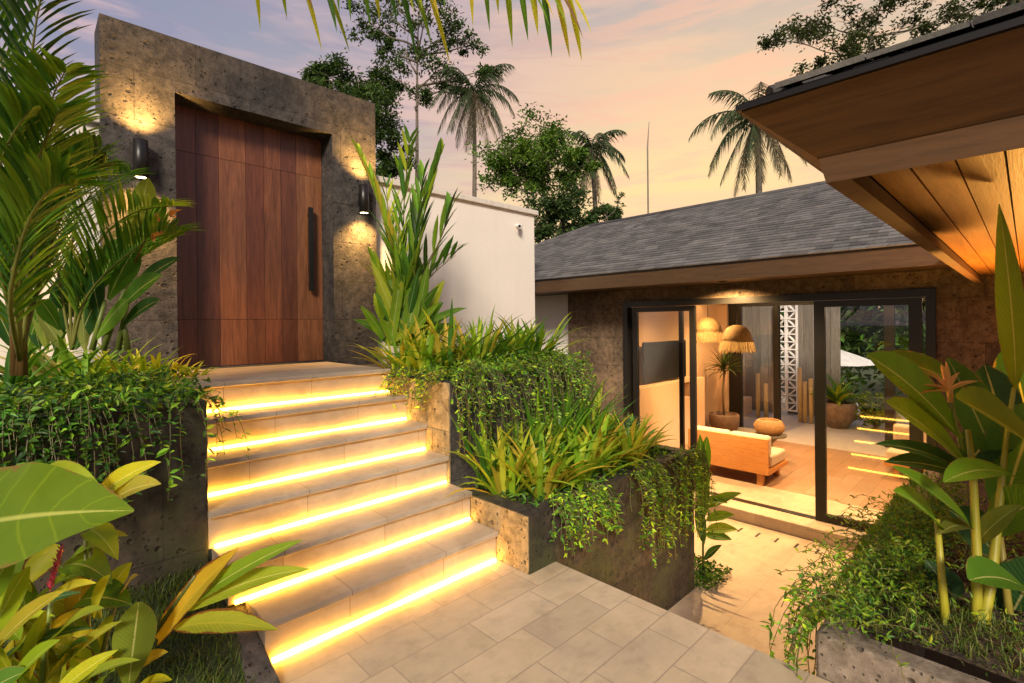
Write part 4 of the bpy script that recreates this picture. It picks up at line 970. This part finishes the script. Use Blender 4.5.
# ---- palms and heliconia on the left block
PL = Plant('areca_palm', at(15, 345, d=2.3), 'large yellow-green palm at the left edge in front of the white wall')
b0 = at(20, 360, d=2.3)
for tips, pal in [([(22, 250, 2.3), (10, 120, 2.2), (-10, 0, 2.1), (-30, -60, 2.0)], GREEN), ([(35, 250, 2.3), (45, 150, 2.2), (52, 100, 2.1), (66, 70, 2.0)], GREEN+LIME[:1]), ([(20, 260, 2.2), (25, 140, 2.1), (35, 30, 2.0), (50, -40, 1.9)], DARK), ([(5, 260, 2.3), (-20, 170, 2.2), (-40, 80, 2.2), (-70, 30, 2.2)], GREEN), ([(40, 280, 2.4), (60, 220, 2.4), (80, 175, 2.4), (100, 150, 2.4)], GREEN), ([(15, 250, 2.1), (30, 180, 2.0), (48, 135, 1.95), (58, 112, 1.9)], GREEN+LIME[2:3]), ([(5, 290, 2.1), (-10, 220, 2.0), (5, 150, 1.9), (30, 110, 1.85)], GREEN+LIME[2:3]), ([(30, 280, 2.5), (45, 220, 2.5), (75, 180, 2.5), (105, 165, 2.5)], DARK+GREEN), ([(25, 290, 2.6), (30, 220, 2.6), (20, 150, 2.6), (0, 90, 2.6)], DARK), ([(10, 300, 2.0), (25, 230, 1.95), (50, 190, 1.9), (75, 185, 1.9)], GREEN+LIME[:1])]:
    frond(PL.o, [b0]+[at(x, y, d=d) for x, y, d in tips], 34, .30, .030, pal, droop=.0, spread=.55)
for k, (x, y) in enumerate(((12, 240), (32, 250), (22, 220))): PL.stem([at(15+4*k, 375, d=2.35), at(x, y, d=2.3)], [.018, .010], (.16, .09, .03))
PA = Plant('areca_palm', at(75, 345, d=3.1), 'feathery palm with fine upright leaflets before the left wall lamp')
b0 = at(72, 350, d=3.1)
for tips, pal in [([(80, 290, 3.1), (100, 240, 3.05), (135, 212, 3.0), (175, 206, 2.95)], LIME), ([(70, 280, 3.1), (75, 225, 3.05), (95, 190, 3.0), (130, 172, 2.95)], GREEN), ([(60, 285, 3.1), (55, 225, 3.1), (60, 180, 3.1), (78, 150, 3.1)], GREEN), ([(85, 300, 3.1), (115, 265, 3.05), (150, 240, 3.0), (180, 232, 3.0)], GREEN)]:
    frond(PA.o, [b0]+[at(x, y, d=d) for x, y, d in tips], 44, .36, .020, pal, droop=-.02, spread=.6)
HL = Plant('heliconia', at(115, 355, d=3.15), 'broad-leaved heliconia with small orange flowers beside the left gate pier')
dh = 3.2
for b0, t0, w_, c_ in [((133, 262), (148, 178), 24, (.32, .36, .05)), ((128, 262), (166, 203), 18, D1), ((130, 265), (190, 229), 17, D1), ((108, 300), (137, 247), 26, D2), ((98, 292), (120, 240), 24, D2), ((115, 315), (162, 275), 22, D2), ((90, 310), (70, 260), 22, D3), ((120, 330), (160, 300), 18, D3), ((80, 320), (50, 290), 20, D3), ((100, 320), (85, 250), 22, D3), ((125, 300), (180, 258), 16, D3), ((60, 330), (40, 300), 18, D2), ((95, 340), (128, 300), 20, D1)]:
    HL.leaf(b0, dh, t0, dh-.15, w_, c_, .12, 'paddle')
for b0, t0, w_, c_ in [((40, 350), (20, 275), 18, D3), ((55, 350), (62, 270), 18, D3), ((25, 355), (45, 300), 16, D2), ((75, 350), (105, 285), 18, D3), ((15, 350), (-15, 290), 18, D3), ((65, 352), (35, 310), 14, (.30, .34, .08)), ((85, 352), (80, 290), 12, (.34, .38, .10)), ((48, 352), (30, 285), 12, (.26, .33, .06))]:
    HL.leaf(b0, dh+.15, t0, dh+.05, w_, c_, .1, 'lance')
for a_, b_ in (((103, 350), (135, 262)), ((118, 350), (130, 290)), ((92, 350), (105, 300)), ((128, 350), (122, 310))): HL.stem([at(*a_, d=dh), at(*b_, d=dh)], [.018, .011], (.17, .22, .04))
for c_ in ((160, 219), (176, 216), (158, 238)):
    for k in range(4):
        q = MB(); q.blade(at(c_[0]-6, c_[1]+1, d=3.0), at(c_[0]+rnd.uniform(-4, 9), c_[1]+rnd.uniform(-7, 6), d=2.95), .03, .1, None, .6, 'lance', 5, (1, 1, 1)); q.build('bract', M['petal_orange'], HL.o)
HL.stem([at(135, 262, d=3.1), at(150, 228, d=3.02), at(156, 220, d=3.)], [.008, .006, .005], (.3, .2, .04), 'flower_stalk')
# strap clumps on the left block
for i, (px, py, L, wd, pal) in enumerate([(20, 385, .5, .035, GREEN), (45, 378, .5, .04, GREEN+CREAM), (70, 376, .52, .04, CREAM+GREEN), (95, 372, .42, .034, GREEN+LIME), (118, 372, .40, .034, LIME), (140, 374, .36, .032, LIME), (158, 374, .34, .03, LIME+YEL[:1]), (174, 376, .28, .028, LIME+YEL), (128, 384, .3, .03, LIME+YEL), (84, 388, .38, .032, GREEN+LIME), (5, 400, .5, .036, GREEN), (192, 372, .22, .024, YEL+LIME)]):
    p = at(px, py, z=1.23); 
    if p.y > 5: p = at(px, py, y=4.6); p.z = 1.22
    strap_clump((p.x, max(p.y, 3.2), 1.22), 22, L, wd, pal, 'arching strap-leaved clump on the block left of the steps', 'strap-leaved clumps on the left block', spread=.08)
def reg_left():
    x = rnd.uniform(-1.6, .72); y = rnd.uniform(3.02, 4.3); e = rnd.random()
    return Vector((x, y, 1.2+rnd.random()*.13)), Vector((0, -.5, 1))
cover('ground_cover', reg_left, 5200, .045, GREEN+DARK+LIME[:2], 'green creeper covering the top of the left planter block')
vines('hanging_vine', [((rnd.uniform(-1.3, .42)-.25*rnd.random()**2, 3.09-rnd.random()*.04, 1.2+rnd.random()*.12), (rnd.gauss(0, .4), -1, 0)) for _ in range(230)]+[((rnd.uniform(.3, .70), 3.08, 1.22+rnd.random()*.06), (rnd.gauss(.3, .4), -1, 0)) for _ in range(10)]+[((.71, rnd.uniform(3.1, 3.6), 1.23), (1, rnd.gauss(0, .3), 0)) for _ in range(8)], lambda: rnd.uniform(.1, .62), DARK+GREEN, .05, 'dark green vine hanging down the block left of the steps', 36)

# ---- lawn grass
b = MB()
for i in range(15000):
    x = rnd.uniform(-.9, .69); y = rnd.uniform(1.5, 3.1)
    b.strap((x, y, lawn_z(x, y)-.02), rnd.random()*6.28, rnd.uniform(.5, 1.45), rnd.uniform(.03, .08), .0045, rnd.uniform(.3, 1.5), pick([(.10, .17, .02), (.15, .22, .03), (.07, .12, .018), (.24, .26, .06)]), 3)
b.build('grass', M['strap'], label='short dark lawn grass left of the kerb', cat='grass', kind='stuff')

# ---- foreground plants, lower left
LIME = [(v[0]*1.45, v[1]*1.2, v[2]) for v in LIME]; D1 = (.18, .30, .02); D4 = (.28, .36, .03); D2 = (.10, .22, .02)  # strong foreground light painted into brighter, yellower leaf colours
EE = Plant('elephant_ear', at(-60, 700, d=1.35), 'huge green elephant ear leaf at the left edge of the picture')
EE.leaf((-75, 536), 1.30, (134, 511), 1.22, 132, (.12, .21, .010), .06, 'heart', .25, seg=22, wave=.09, tilt=.25, mat='leaf_big')
EE.stem([at(-50, 760, d=1.4), at(-75, 640, d=1.36), at(-60, 545, d=1.30)], [.016, .012, .008], (.12, .2, .03))
EE.leaf((-40, 640), 1.5, (25, 575), 1.4, 50, LIME[2], .12, 'heart', .2)
CA = Plant('variegated_croton', at(85, 640, d=1.75), 'yellow variegated leafy shrub below the elephant ear leaf')
for b0, t0, w_, c_, m_ in [((95, 500), (161, 462), 24, LIME[1], 'leaf'), ((98, 512), (161, 484), 34, (.36, .36, .05), 'leaf'), ((46, 466), (106, 498), 22, LIME[0], 'leaf'), ((58, 568), (112, 584), 40, D1, 'leaf'), ((78, 555), (128, 536), 18, (.26, .30, .05), 'leaf'), ((70, 560), (120, 540), 14, LIME[2], 'leaf'), ((80, 600), (132, 605), 38, D2, 'leaf'), ((60, 545), (20, 590), 30, LIME[1], 'leaf_yellow'), ((110, 590), (132, 562), 18, LIME[0], 'leaf'), ((120, 600), (138, 575), 14, (.4, .36, .1), 'leaf'), ((45, 560), (10, 545), 22, LIME[2], 'leaf'), ((85, 620), (50, 600), 30, LIME[1], 'leaf'), ((100, 520), (75, 475), 22, D4, 'leaf'), ((90, 530), (118, 560), 26, LIME[0], 'leaf'), ((40, 600), (85, 575), 26, LIME[2], 'leaf'), ((30, 590), (-10, 560), 26, D1, 'leaf')]:
    CA.leaf(b0, 1.8+rnd.uniform(-.1, .1), t0, 1.7+rnd.uniform(-.1, .1), w_, c_, .14, 'ovate', .3, mat=m_)
for a_, c_ in (((80, 680), (95, 505)), ((85, 680), (60, 560)), ((90, 680), (85, 540)), ((95, 680), (118, 595))): CA.stem([at(*a_, d=1.8), at(*c_, d=1.78)], [.01, .005], (.2, .2, .05))
GG = Plant('ginger_plant', at(120, 690, d=1.5), 'leaning ginger stalk with one yellow brown-edged leaf over the steps')
GG.stem([at(118, 720, d=1.5), at(150, 640, d=1.5), at(178, 600, d=1.48), at(196, 575, d=1.46)], [.010, .008, .006, .004], (.09, .10, .02))
GG.leaf((158, 640), 1.5, (239, 548), 1.42, 26, (.50, .36, .03), .07, 'strap', .35, mat='leaf_yellow')
GG.leaf((186, 607), 1.48, (303, 540), 1.35, 22, D1, .07, 'lance')
GG.leaf((184, 612), 1.48, (310, 569), 1.38, 24, D4, .10, 'lance')
GG.leaf((172, 628), 1.48, (278, 630), 1.40, 26, (.28, .32, .03), .10, 'lance', mat='leaf_yellow')
GG.leaf((128, 690), 1.4, (139, 602), 1.36, 38, (.18, .24, .03), .02, 'paddle', tilt=.1)
GG.leaf((132, 672), 1.5, (168, 652), 1.45, 16, YEL[0], .1, 'lance')
GG.leaf((135, 690), 1.5, (172, 680), 1.42, 14, LIME[1], .1, 'lance')
GI = Plant('red_ginger', at(45, 700, d=1.4), 'clump of long yellow-green leaves with one pink ginger flower, lower left corner')
for b0, t0, w_, c_ in [((-15, 660), (66, 590), 24, (.38, .34, .03)), ((45, 650), (104, 608), 22, D4), ((-10, 668), (94, 628), 14, D3), ((40, 690), (122, 621), 18, (.32, .34, .03)), ((50, 700), (118, 650), 18, LIME[1]), ((-12, 640), (30, 566), 24, LIME[0]), ((20, 610), (82, 592), 10, D3), ((60, 700), (140, 660), 16, D4), ((0, 700), (60, 640), 26, LIME[2]), ((70, 710), (150, 690), 16, (.36, .33, .05)), ((-20, 620), (20, 540), 20, D1), ((20, 700), (-10, 640), 22, LIME[0]), ((90, 705), (115, 670), 20, LIME[2]), ((30, 680), (45, 610), 20, LIME[1]), ((10, 660), (48, 625), 18, D4), ((-25, 700), (30, 670), 26, D2), ((60, 660), (88, 640), 16, D2), ((20, 640), (-20, 600), 22, LIME[2])]:
    GI.leaf(b0, 1.38+rnd.uniform(-.1, .12), t0, 1.3+rnd.uniform(-.1, .12), w_, c_, .10, 'lance', .3)
for k in range(44):
    x0 = rnd.uniform(-30, 110); y0 = rnd.uniform(610, 720); a_ = rnd.uniform(-2.9, -.25); l_ = rnd.uniform(45, 85); dd = rnd.uniform(1.45, 1.85)
    x1 = x0+l_*math.cos(a_); y1 = max(575, y0+l_*math.sin(a_))
    if x1 > 130: continue
    GI.leaf((x0, y0), dd, (x1, y1), dd-rnd.uniform(.02, .2), rnd.uniform(14, 26), pick(LIME+LIME+GREEN+YEL[:1]), rnd.uniform(.06, .2), rnd.choice(('lance', 'lance', 'ovate')), .35, mat=rnd.choice(('leaf', 'leaf', 'leaf', 'leaf_yellow')))
GI.stem([at(40, 700, d=1.4), at(46, 640, d=1.4), at(52, 595, d=1.4)], [.008, .007, .006], (.2, .26, .04), 'flower_stalk')
b = MB()
for k in range(26):
    t = k/26; c = at(50+12*t, 592-42*t, d=1.4); a_ = k*2.4
    b.blade(c, c+Vector((math.cos(a_)*.012, math.sin(a_)*.012, .022)), .014*(1.1-.5*t), .1, None, .6, 'lance', 4, (1, 1, 1))
b.build('flower', M['petal_pink'], GI.o)
SP = Plant('caladium', at(148, 602, z=.1), 'small curled cream and green caladium on the lawn')
dS = (at(148, 602, z=.1)-CAMP).dot(fw)
for b0, t0, w_, c_ in [((146, 600), (138, 556), 12, (.45, .38, .1)), ((146, 600), (165, 580), 14, D1), ((148, 604), (166, 592), 12, LIME[1]), ((145, 602), (130, 578), 10, D1)]:
    SP.leaf(b0, dS, t0, dS-.05, w_, c_, .15, 'ovate', .5)

# ---- overhanging palm, trunk just outside the left of the frame
def tree_trunk(parent, pts, rads, name='trunk'):
    q = MB(); q.tube(pts, rads, 9); return q.build(name, M['bark'], parent)
OP = Plant('coconut_palm', (-1.4, 1.2, -.1), 'green palm fronds hanging into the top of the picture', 'tree')
tree_trunk(OP.o, [(-1.4, 1.2, -.1), (-1.3, 1.25, 1.5), (-1.1, 1.35, 3.2), (-.8, 1.6, 4.5)], [.14, .12, .11, .10])
cr = Vector((-.75, 1.6, 4.55))
for tips, pal in [([(300, -40, 2.6), (420, -22, 2.5), (520, -35, 2.4), (600, -30, 2.3)], LIME+GREEN+[(.25, .14, .05)])]:
    pass
for tip, n_ in (((580, -6, 2.3), 30), ((440, -12, 2.5), 26), ((350, -10, 2.6), 14)):
    tp = at(*tip[:2], d=tip[2]); m1 = cr.lerp(tp, .3)+Vector((0, 0, .5)); m2 = at(tip[0]-190, tip[1]-44, d=tip[2]+.05)
    q = MB(); q.cur = (.25, .24, .05)
    pts = [cr*(1-t)**3+m1*3*t*(1-t)**2+m2*3*t*t*(1-t)+tp*t**3 for t in [i/16 for i in range(17)]]
    q.tube(pts, [.014*(1-.8*i/16) for i in range(17)], 6)
    for i in range(n_):
        t = .3+.7*i/n_; k = min(15, int(t*16)); p = pts[k].lerp(pts[k+1], t*16-k); tg = (pts[k+1]-pts[k]).normalized(); sd = tg.cross(Vector((0, 0, 1))).normalized()
        for s_ in (-1, 1):
            l = rnd.uniform(.4, .68)*(1.1-.5*t)
            q.blade(p, p+(tg*.35+sd*s_*.45+Vector((0, 0, -.9))).normalized()*l, .032, .10, None, .35, 'lance', 5, pick(LIME+GREEN[1:]+[(.24, .13, .05)]))
    q.build('frond', M['strap'], OP.o)
for i in range(7):
    a_ = R(130+i*30); tp = cr+Vector((math.cos(a_)*1.8, math.sin(a_)*1.8, -.3))
    frond(OP.o, [cr, cr+Vector((math.cos(a_)*.7, math.sin(a_)*.7, .5)), cr+Vector((math.cos(a_)*1.4, math.sin(a_)*1.4, .3)), tp], 24, .45, .03, GREEN, droop=.5)

# =================================================================== TREES
TG = [(.05, .10, .028), (.075, .13, .032), (.038, .075, .024), (.10, .155, .036)]
def tree(px, depth, label, clusters, group, leaf=.16, dens=1., pal=TG, trunk_r=.14, lean=0, base_px=None, zb=-1.2, fine=False):
    base = at(base_px or px, 325, d=depth); base.z = zb
    t = empty('broadleaf_tree', base, label, 'tree', group)
    C = [(at(cx, cy, d=depth+dd), r_*depth/F) for cx, cy, r_, dd in clusters]
    top = max(c.z for c, _ in C); cx = sum((c for c, _ in C), Vector())/len(C)
    tb_ = MB(); n = 10
    def tp(s):      # trunk axis
        e = Vector((cx.x, cx.y, top-.3)); p = base.lerp(e, s); k = math.sin(s*5+lean)*.12; return p+Vector((k, -k, 0))
    tb_.tube([tp(i/n) for i in range(n+1)], [trunk_r*(1-.85*i/n) for i in range(n+1)], 8)
    lb = MB()
    for c, r_ in C:
        s = max(.25, min(.93, (c.z-r_*.9-zb)/(top-zb))); p = tp(s); m = p.lerp(c, .55)+Vector((0, 0, -.12*r_))
        tb_.tube([p, p.lerp(m, .5)+Vector((rnd.gauss(0, .08), rnd.gauss(0, .08), 0)), m, c], [trunk_r*.42, trunk_r*.32, trunk_r*.22, trunk_r*.1], 6)
        nsub = max(5, int(9*dens))
        for k in range(nsub):
            v = Vector((rnd.gauss(0, 1), rnd.gauss(0, 1), rnd.gauss(0, .75))).normalized()*r_*rnd.uniform(.35, 1.2)
            sc = c+v; tb_.tube([m.lerp(c, rnd.uniform(.3, 1)), c+v*.5+Vector((0, 0, .05)), sc], [trunk_r*.11, trunk_r*.07, trunk_r*.03], 4, False)
            nl = int(120*dens); sr = r_*rnd.uniform(.22, .42); tone = rnd.uniform(.7, 1.35)
            for _ in range(nl):
                w_ = Vector((rnd.gauss(0, .5), rnd.gauss(0, .5), rnd.gauss(0, .38)))*sr*1.25
                cc_ = pick(pal); cc_ = tuple(x*tone for x in cc_)
                lb.leaf(sc+w_, Vector((rnd.gauss(0, 1), rnd.gauss(0, 1), rnd.gauss(-.2, .6))), Vector((rnd.gauss(0, .5), rnd.gauss(0, .5), 1)), leaf*rnd.uniform(.6, 1.3), leaf*.42, cc_)
    tb_.build('trunk', M['bark'], t); lb.build('crown', M['tree'], t); return t
TGp = 'trees behind the compound'
tree(345, 26, 'dark dense tree just above the right corner of the gate', [(335, 78, 22, 0), (358, 92, 26, 1), (382, 108, 24, -1), (345, 108, 20, 0), (368, 130, 24, 0), (320, 74, 12, 0), (392, 155, 18, 0), (375, 80, 18, 0), (380, 172, 16, 0)], TGp, .22, 1.3, base_px=383)
tree(410, 30, 'slim tall open tree rising behind the dense tree', [(370, 25, 20, 0), (395, 5, 22, 1), (425, 15, 24, -1), (450, 30, 22, 0), (470, 45, 16, 1), (405, 50, 22, 0), (440, 65, 22, 0), (380, 45, 14, 0), (455, 85, 16, 1), (420, 95, 14, 0), (485, 70, 12, 0), (400, 80, 14, 0), (388, 12, 24, 0), (430, -8, 24, 0)], TGp, .24, .75, base_px=408, trunk_r=.2)
tree(530, 22, 'broad bright green tree behind the end of the white wall', [(502, 150, 28, 0), (530, 140, 30, 1), (556, 152, 30, -1), (520, 175, 30, 0), (545, 185, 30, 0), (495, 172, 20, 0), (578, 165, 18, 0), (540, 160, 30, 0)], TGp, .19, 1.15, [(.08, .17, .02), (.11, .21, .024), (.055, .115, .02), (.16, .25, .03)], base_px=545)
tree(560, 18, 'dark bushy tree low behind the left end of the villa roof', [(545, 210, 24, 0), (570, 205, 24, 0), (560, 228, 26, 0), (590, 222, 16, 0), (530, 225, 20, 0), (612, 214, 9, 0)], TGp, .17, 1.1, TG[:3], base_px=565)
tree(840, 24, 'wide airy tree spreading above the porch roof at right', [(790, 38, 22, 0), (815, 20, 26, 1), (850, 15, 26, 0), (835, 50, 22, -1), (870, 40, 22, 0), (905, 25, 24, 0), (940, 20, 24, 1), (975, 10, 22, 0), (810, 70, 14, 0), (880, 5, 22, 0), (925, 50, 16, 0), (955, 40, 20, 0), (850, 60, 16, 0)], TGp, .20, .75, [(.05, .07, .02), (.07, .09, .025), (.04, .055, .018)], base_px=838)
tree(610, 15, 'thin twiggy sapling tip above the villa ridge', [(605, 208, 6, 0), (620, 200, 6, 0)], TGp, .08, .25, base_px=612, trunk_r=.04)

def coconut(px, py, depth, label, R_, nf=18, base_px=None, seed=1, trunk_r=.15):
    rr = random.Random(seed); c = at(px, py, d=depth); base = at(base_px or px, 325, d=depth); base.z = -1.2
    t = empty('coconut_palm', base, label, 'tree', 'coconut palms behind the compound')
    q = MB(); q.tube([base.lerp(c, i/10)+RT*math.sin(i/10*3.1)*R_*.06 for i in range(11)], [trunk_r*(1.2-.5*i/10) for i in range(11)], 9); q.build('trunk', M['bark'], t)
    for i in range(nf):
        a_ = i*2.399+rr.random()*.3; el = R(80) - (i/nf)**.85*R(150); L = R_*rr.uniform(.9, 1.2)
        h = Vector((math.cos(a_), math.sin(a_), 0)); pts = []; p = c.copy(); e = el
        for k in range(11): pts.append(p.copy()); p = p+(h*math.cos(e)+Vector((0, 0, math.sin(e))))*L/10; e -= R(rr.uniform(9, 13)) if e > R(-55) else R(2); e = max(e, R(-86))
        q = MB(); col = (.05, .075, .03) if i < nf*.75 else (.12, .095, .055); q.cur = col
        q.tube(pts, [.03*(1-.08*k) for k in range(11)], 5)
        sd = Vector((-h.y, h.x, 0))
        for k in range(52):
            tt = .8+k/52*9.1; j = int(tt); w_ = pts[j].lerp(pts[min(10, j+1)], tt-j); tg = (pts[min(10, j+1)]-pts[max(0, j-1)]).normalized()
            ll = R_*.30*(math.sin(math.pi*min(.96, tt/11+.12))**.5)
            for s_ in (-1, 1):
                if rr.random() < .12: continue
                d_ = (tg*.5+sd*s_*.45+Vector((0, 0, -.75+rr.uniform(-.35, .35)))).normalized()
                e_ = w_+d_*ll*rr.uniform(.7, 1.15); mid = w_.lerp(e_, .5)+Vector((0, 0, .06*ll))
                kk = rr.uniform(.6, 1.5); q.cur = tuple(x*kk for x in col)
                wv = tg*.022
                q.poly([w_-wv, w_+wv, mid+wv, mid-wv]); q.poly([mid-wv, mid+wv, e_])
        q.build('frond', M['tree'], t)
    q = MB()
    for i in range(7):
        a_ = i*.9; cc_ = c+Vector((math.cos(a_)*.22, math.sin(a_)*.22, -.25-.1*(i % 2))); q.lathe([(0, -.13), (.08, -.09), (.11, 0), (.08, .09), (0, .13)], cc_, 8)
    q.build('coconuts', M['clay'], t)
coconut(474, 92, 30, 'tall coconut palm with drooping fronds left of the bright tree', 3.4, 26, 466, 3)
coconut(592, 150, 26, 'smaller coconut palm beside the broad bright tree', 2.5, 22, 596, 5)
coconut(757, 118, 22, 'coconut palm standing behind the villa ridge near the porch roof', 3.0, 26, 752, 9, .16)
coconut(1016, -6, 24, 'coconut palm crown peeking over the porch roof at the far right', 1.6, 16, 1016, 12)
an = at(649, 122, d=24.); ab = at(649, 300, d=24.); q = MB(); q.tube([(ab.x, ab.y, -1.3), (ab.x, ab.y, an.z-1.2), (an.x, an.y, an.z)], [.05, .035, .012], 8)
q.build('antenna_mast', M['grey_wood'], label='thin bare mast rising behind the villa ridge', cat='mast')
# garden seen through the house
def bush(x, y, z, r_, n, leaf, pal, label, group):
    b = MB(); tr = empty('garden_shrub', (x, y, z), label, 'shrub', group)
    for i in range(n):
        v = Vector((rnd.gauss(0, 1), rnd.gauss(0, 1), rnd.gauss(0, 1))).normalized()*(rnd.random()**.4)
        k = .8+.3*math.sin(v.x*9+x)*math.sin(v.z*8+y)
        p = Vector((x+v.x*r_[0]*k, y+v.y*r_[1]*k, z+r_[2]+v.z*r_[2]*k))
        b.leaf(p, Vector((rnd.gauss(0, 1), rnd.gauss(0, 1), rnd.gauss(-.2, .7))), Vector((rnd.gauss(0, .5), rnd.gauss(0, .5), 1)), leaf*rnd.uniform(.6, 1.4), leaf*.42, pick(pal))
    b.build('foliage', M['tree'], tr)
    q = MB(); q.tube([(x, y, z-.3), (x+.1, y, z+r_[2])], [.08, .04], 7); q.build('stem', M['bark'], tr)
bush(20, 1.5, -1.2, (1.8, 2.4, 3.6), 9000, .3, TG+GREEN[:2], 'large dark shrub in the back garden behind the closed glass panel', 'back garden shrubs')
bush(21, 4.8, -1.2, (1.8, 2.4, 3.4), 8000, .3, TG+GREEN[:1], 'dark garden shrub beyond the white umbrella', 'back garden shrubs')
bush(20.5, -1.8, -1.2, (1.8, 2.4, 3.3), 8000, .3, [(.07, .11, .03), (.10, .14, .04), (.05, .08, .025)], 'lighter green garden shrub farthest right behind the glass', 'back garden shrubs')
bush(21, 8.2, -1.2, (1.8, 2.2, 2.8), 3600, .2, TG, 'dark garden shrub behind the grey boarded wall', 'back garden shrubs')
tp_ = empty('potted_fern', (13.2, 2.9, ZI), 'light green fern in a wide brown urn on the far terrace', 'plant')
pc = at(838, 425, x=13.2); pot(pc.x, pc.y, ZI-.01, [(0, 0), (.18, 0), (.34, .25), (.38, .48), (.33, .58), (.30, .57), (.30, .50), (0, .48)], M['terracotta'], tp_)
b = MB()
for i in range(40): b.strap((pc.x, pc.y, ZI+.5), rnd.random()*6.28, rnd.uniform(.5, 1.4), rnd.uniform(.5, .85), .10, rnd.uniform(.8, 1.8), pick(LIME[:3]+GREEN), 6)
b.build('foliage', M['strap'], tp_)
bush(13.5, 2.35, ZI, (.5, .6, .45), 900, .12, LIME[:3]+GREEN, 'low bright green shrub on the far terrace behind the second sofa', 'terrace shrubs')
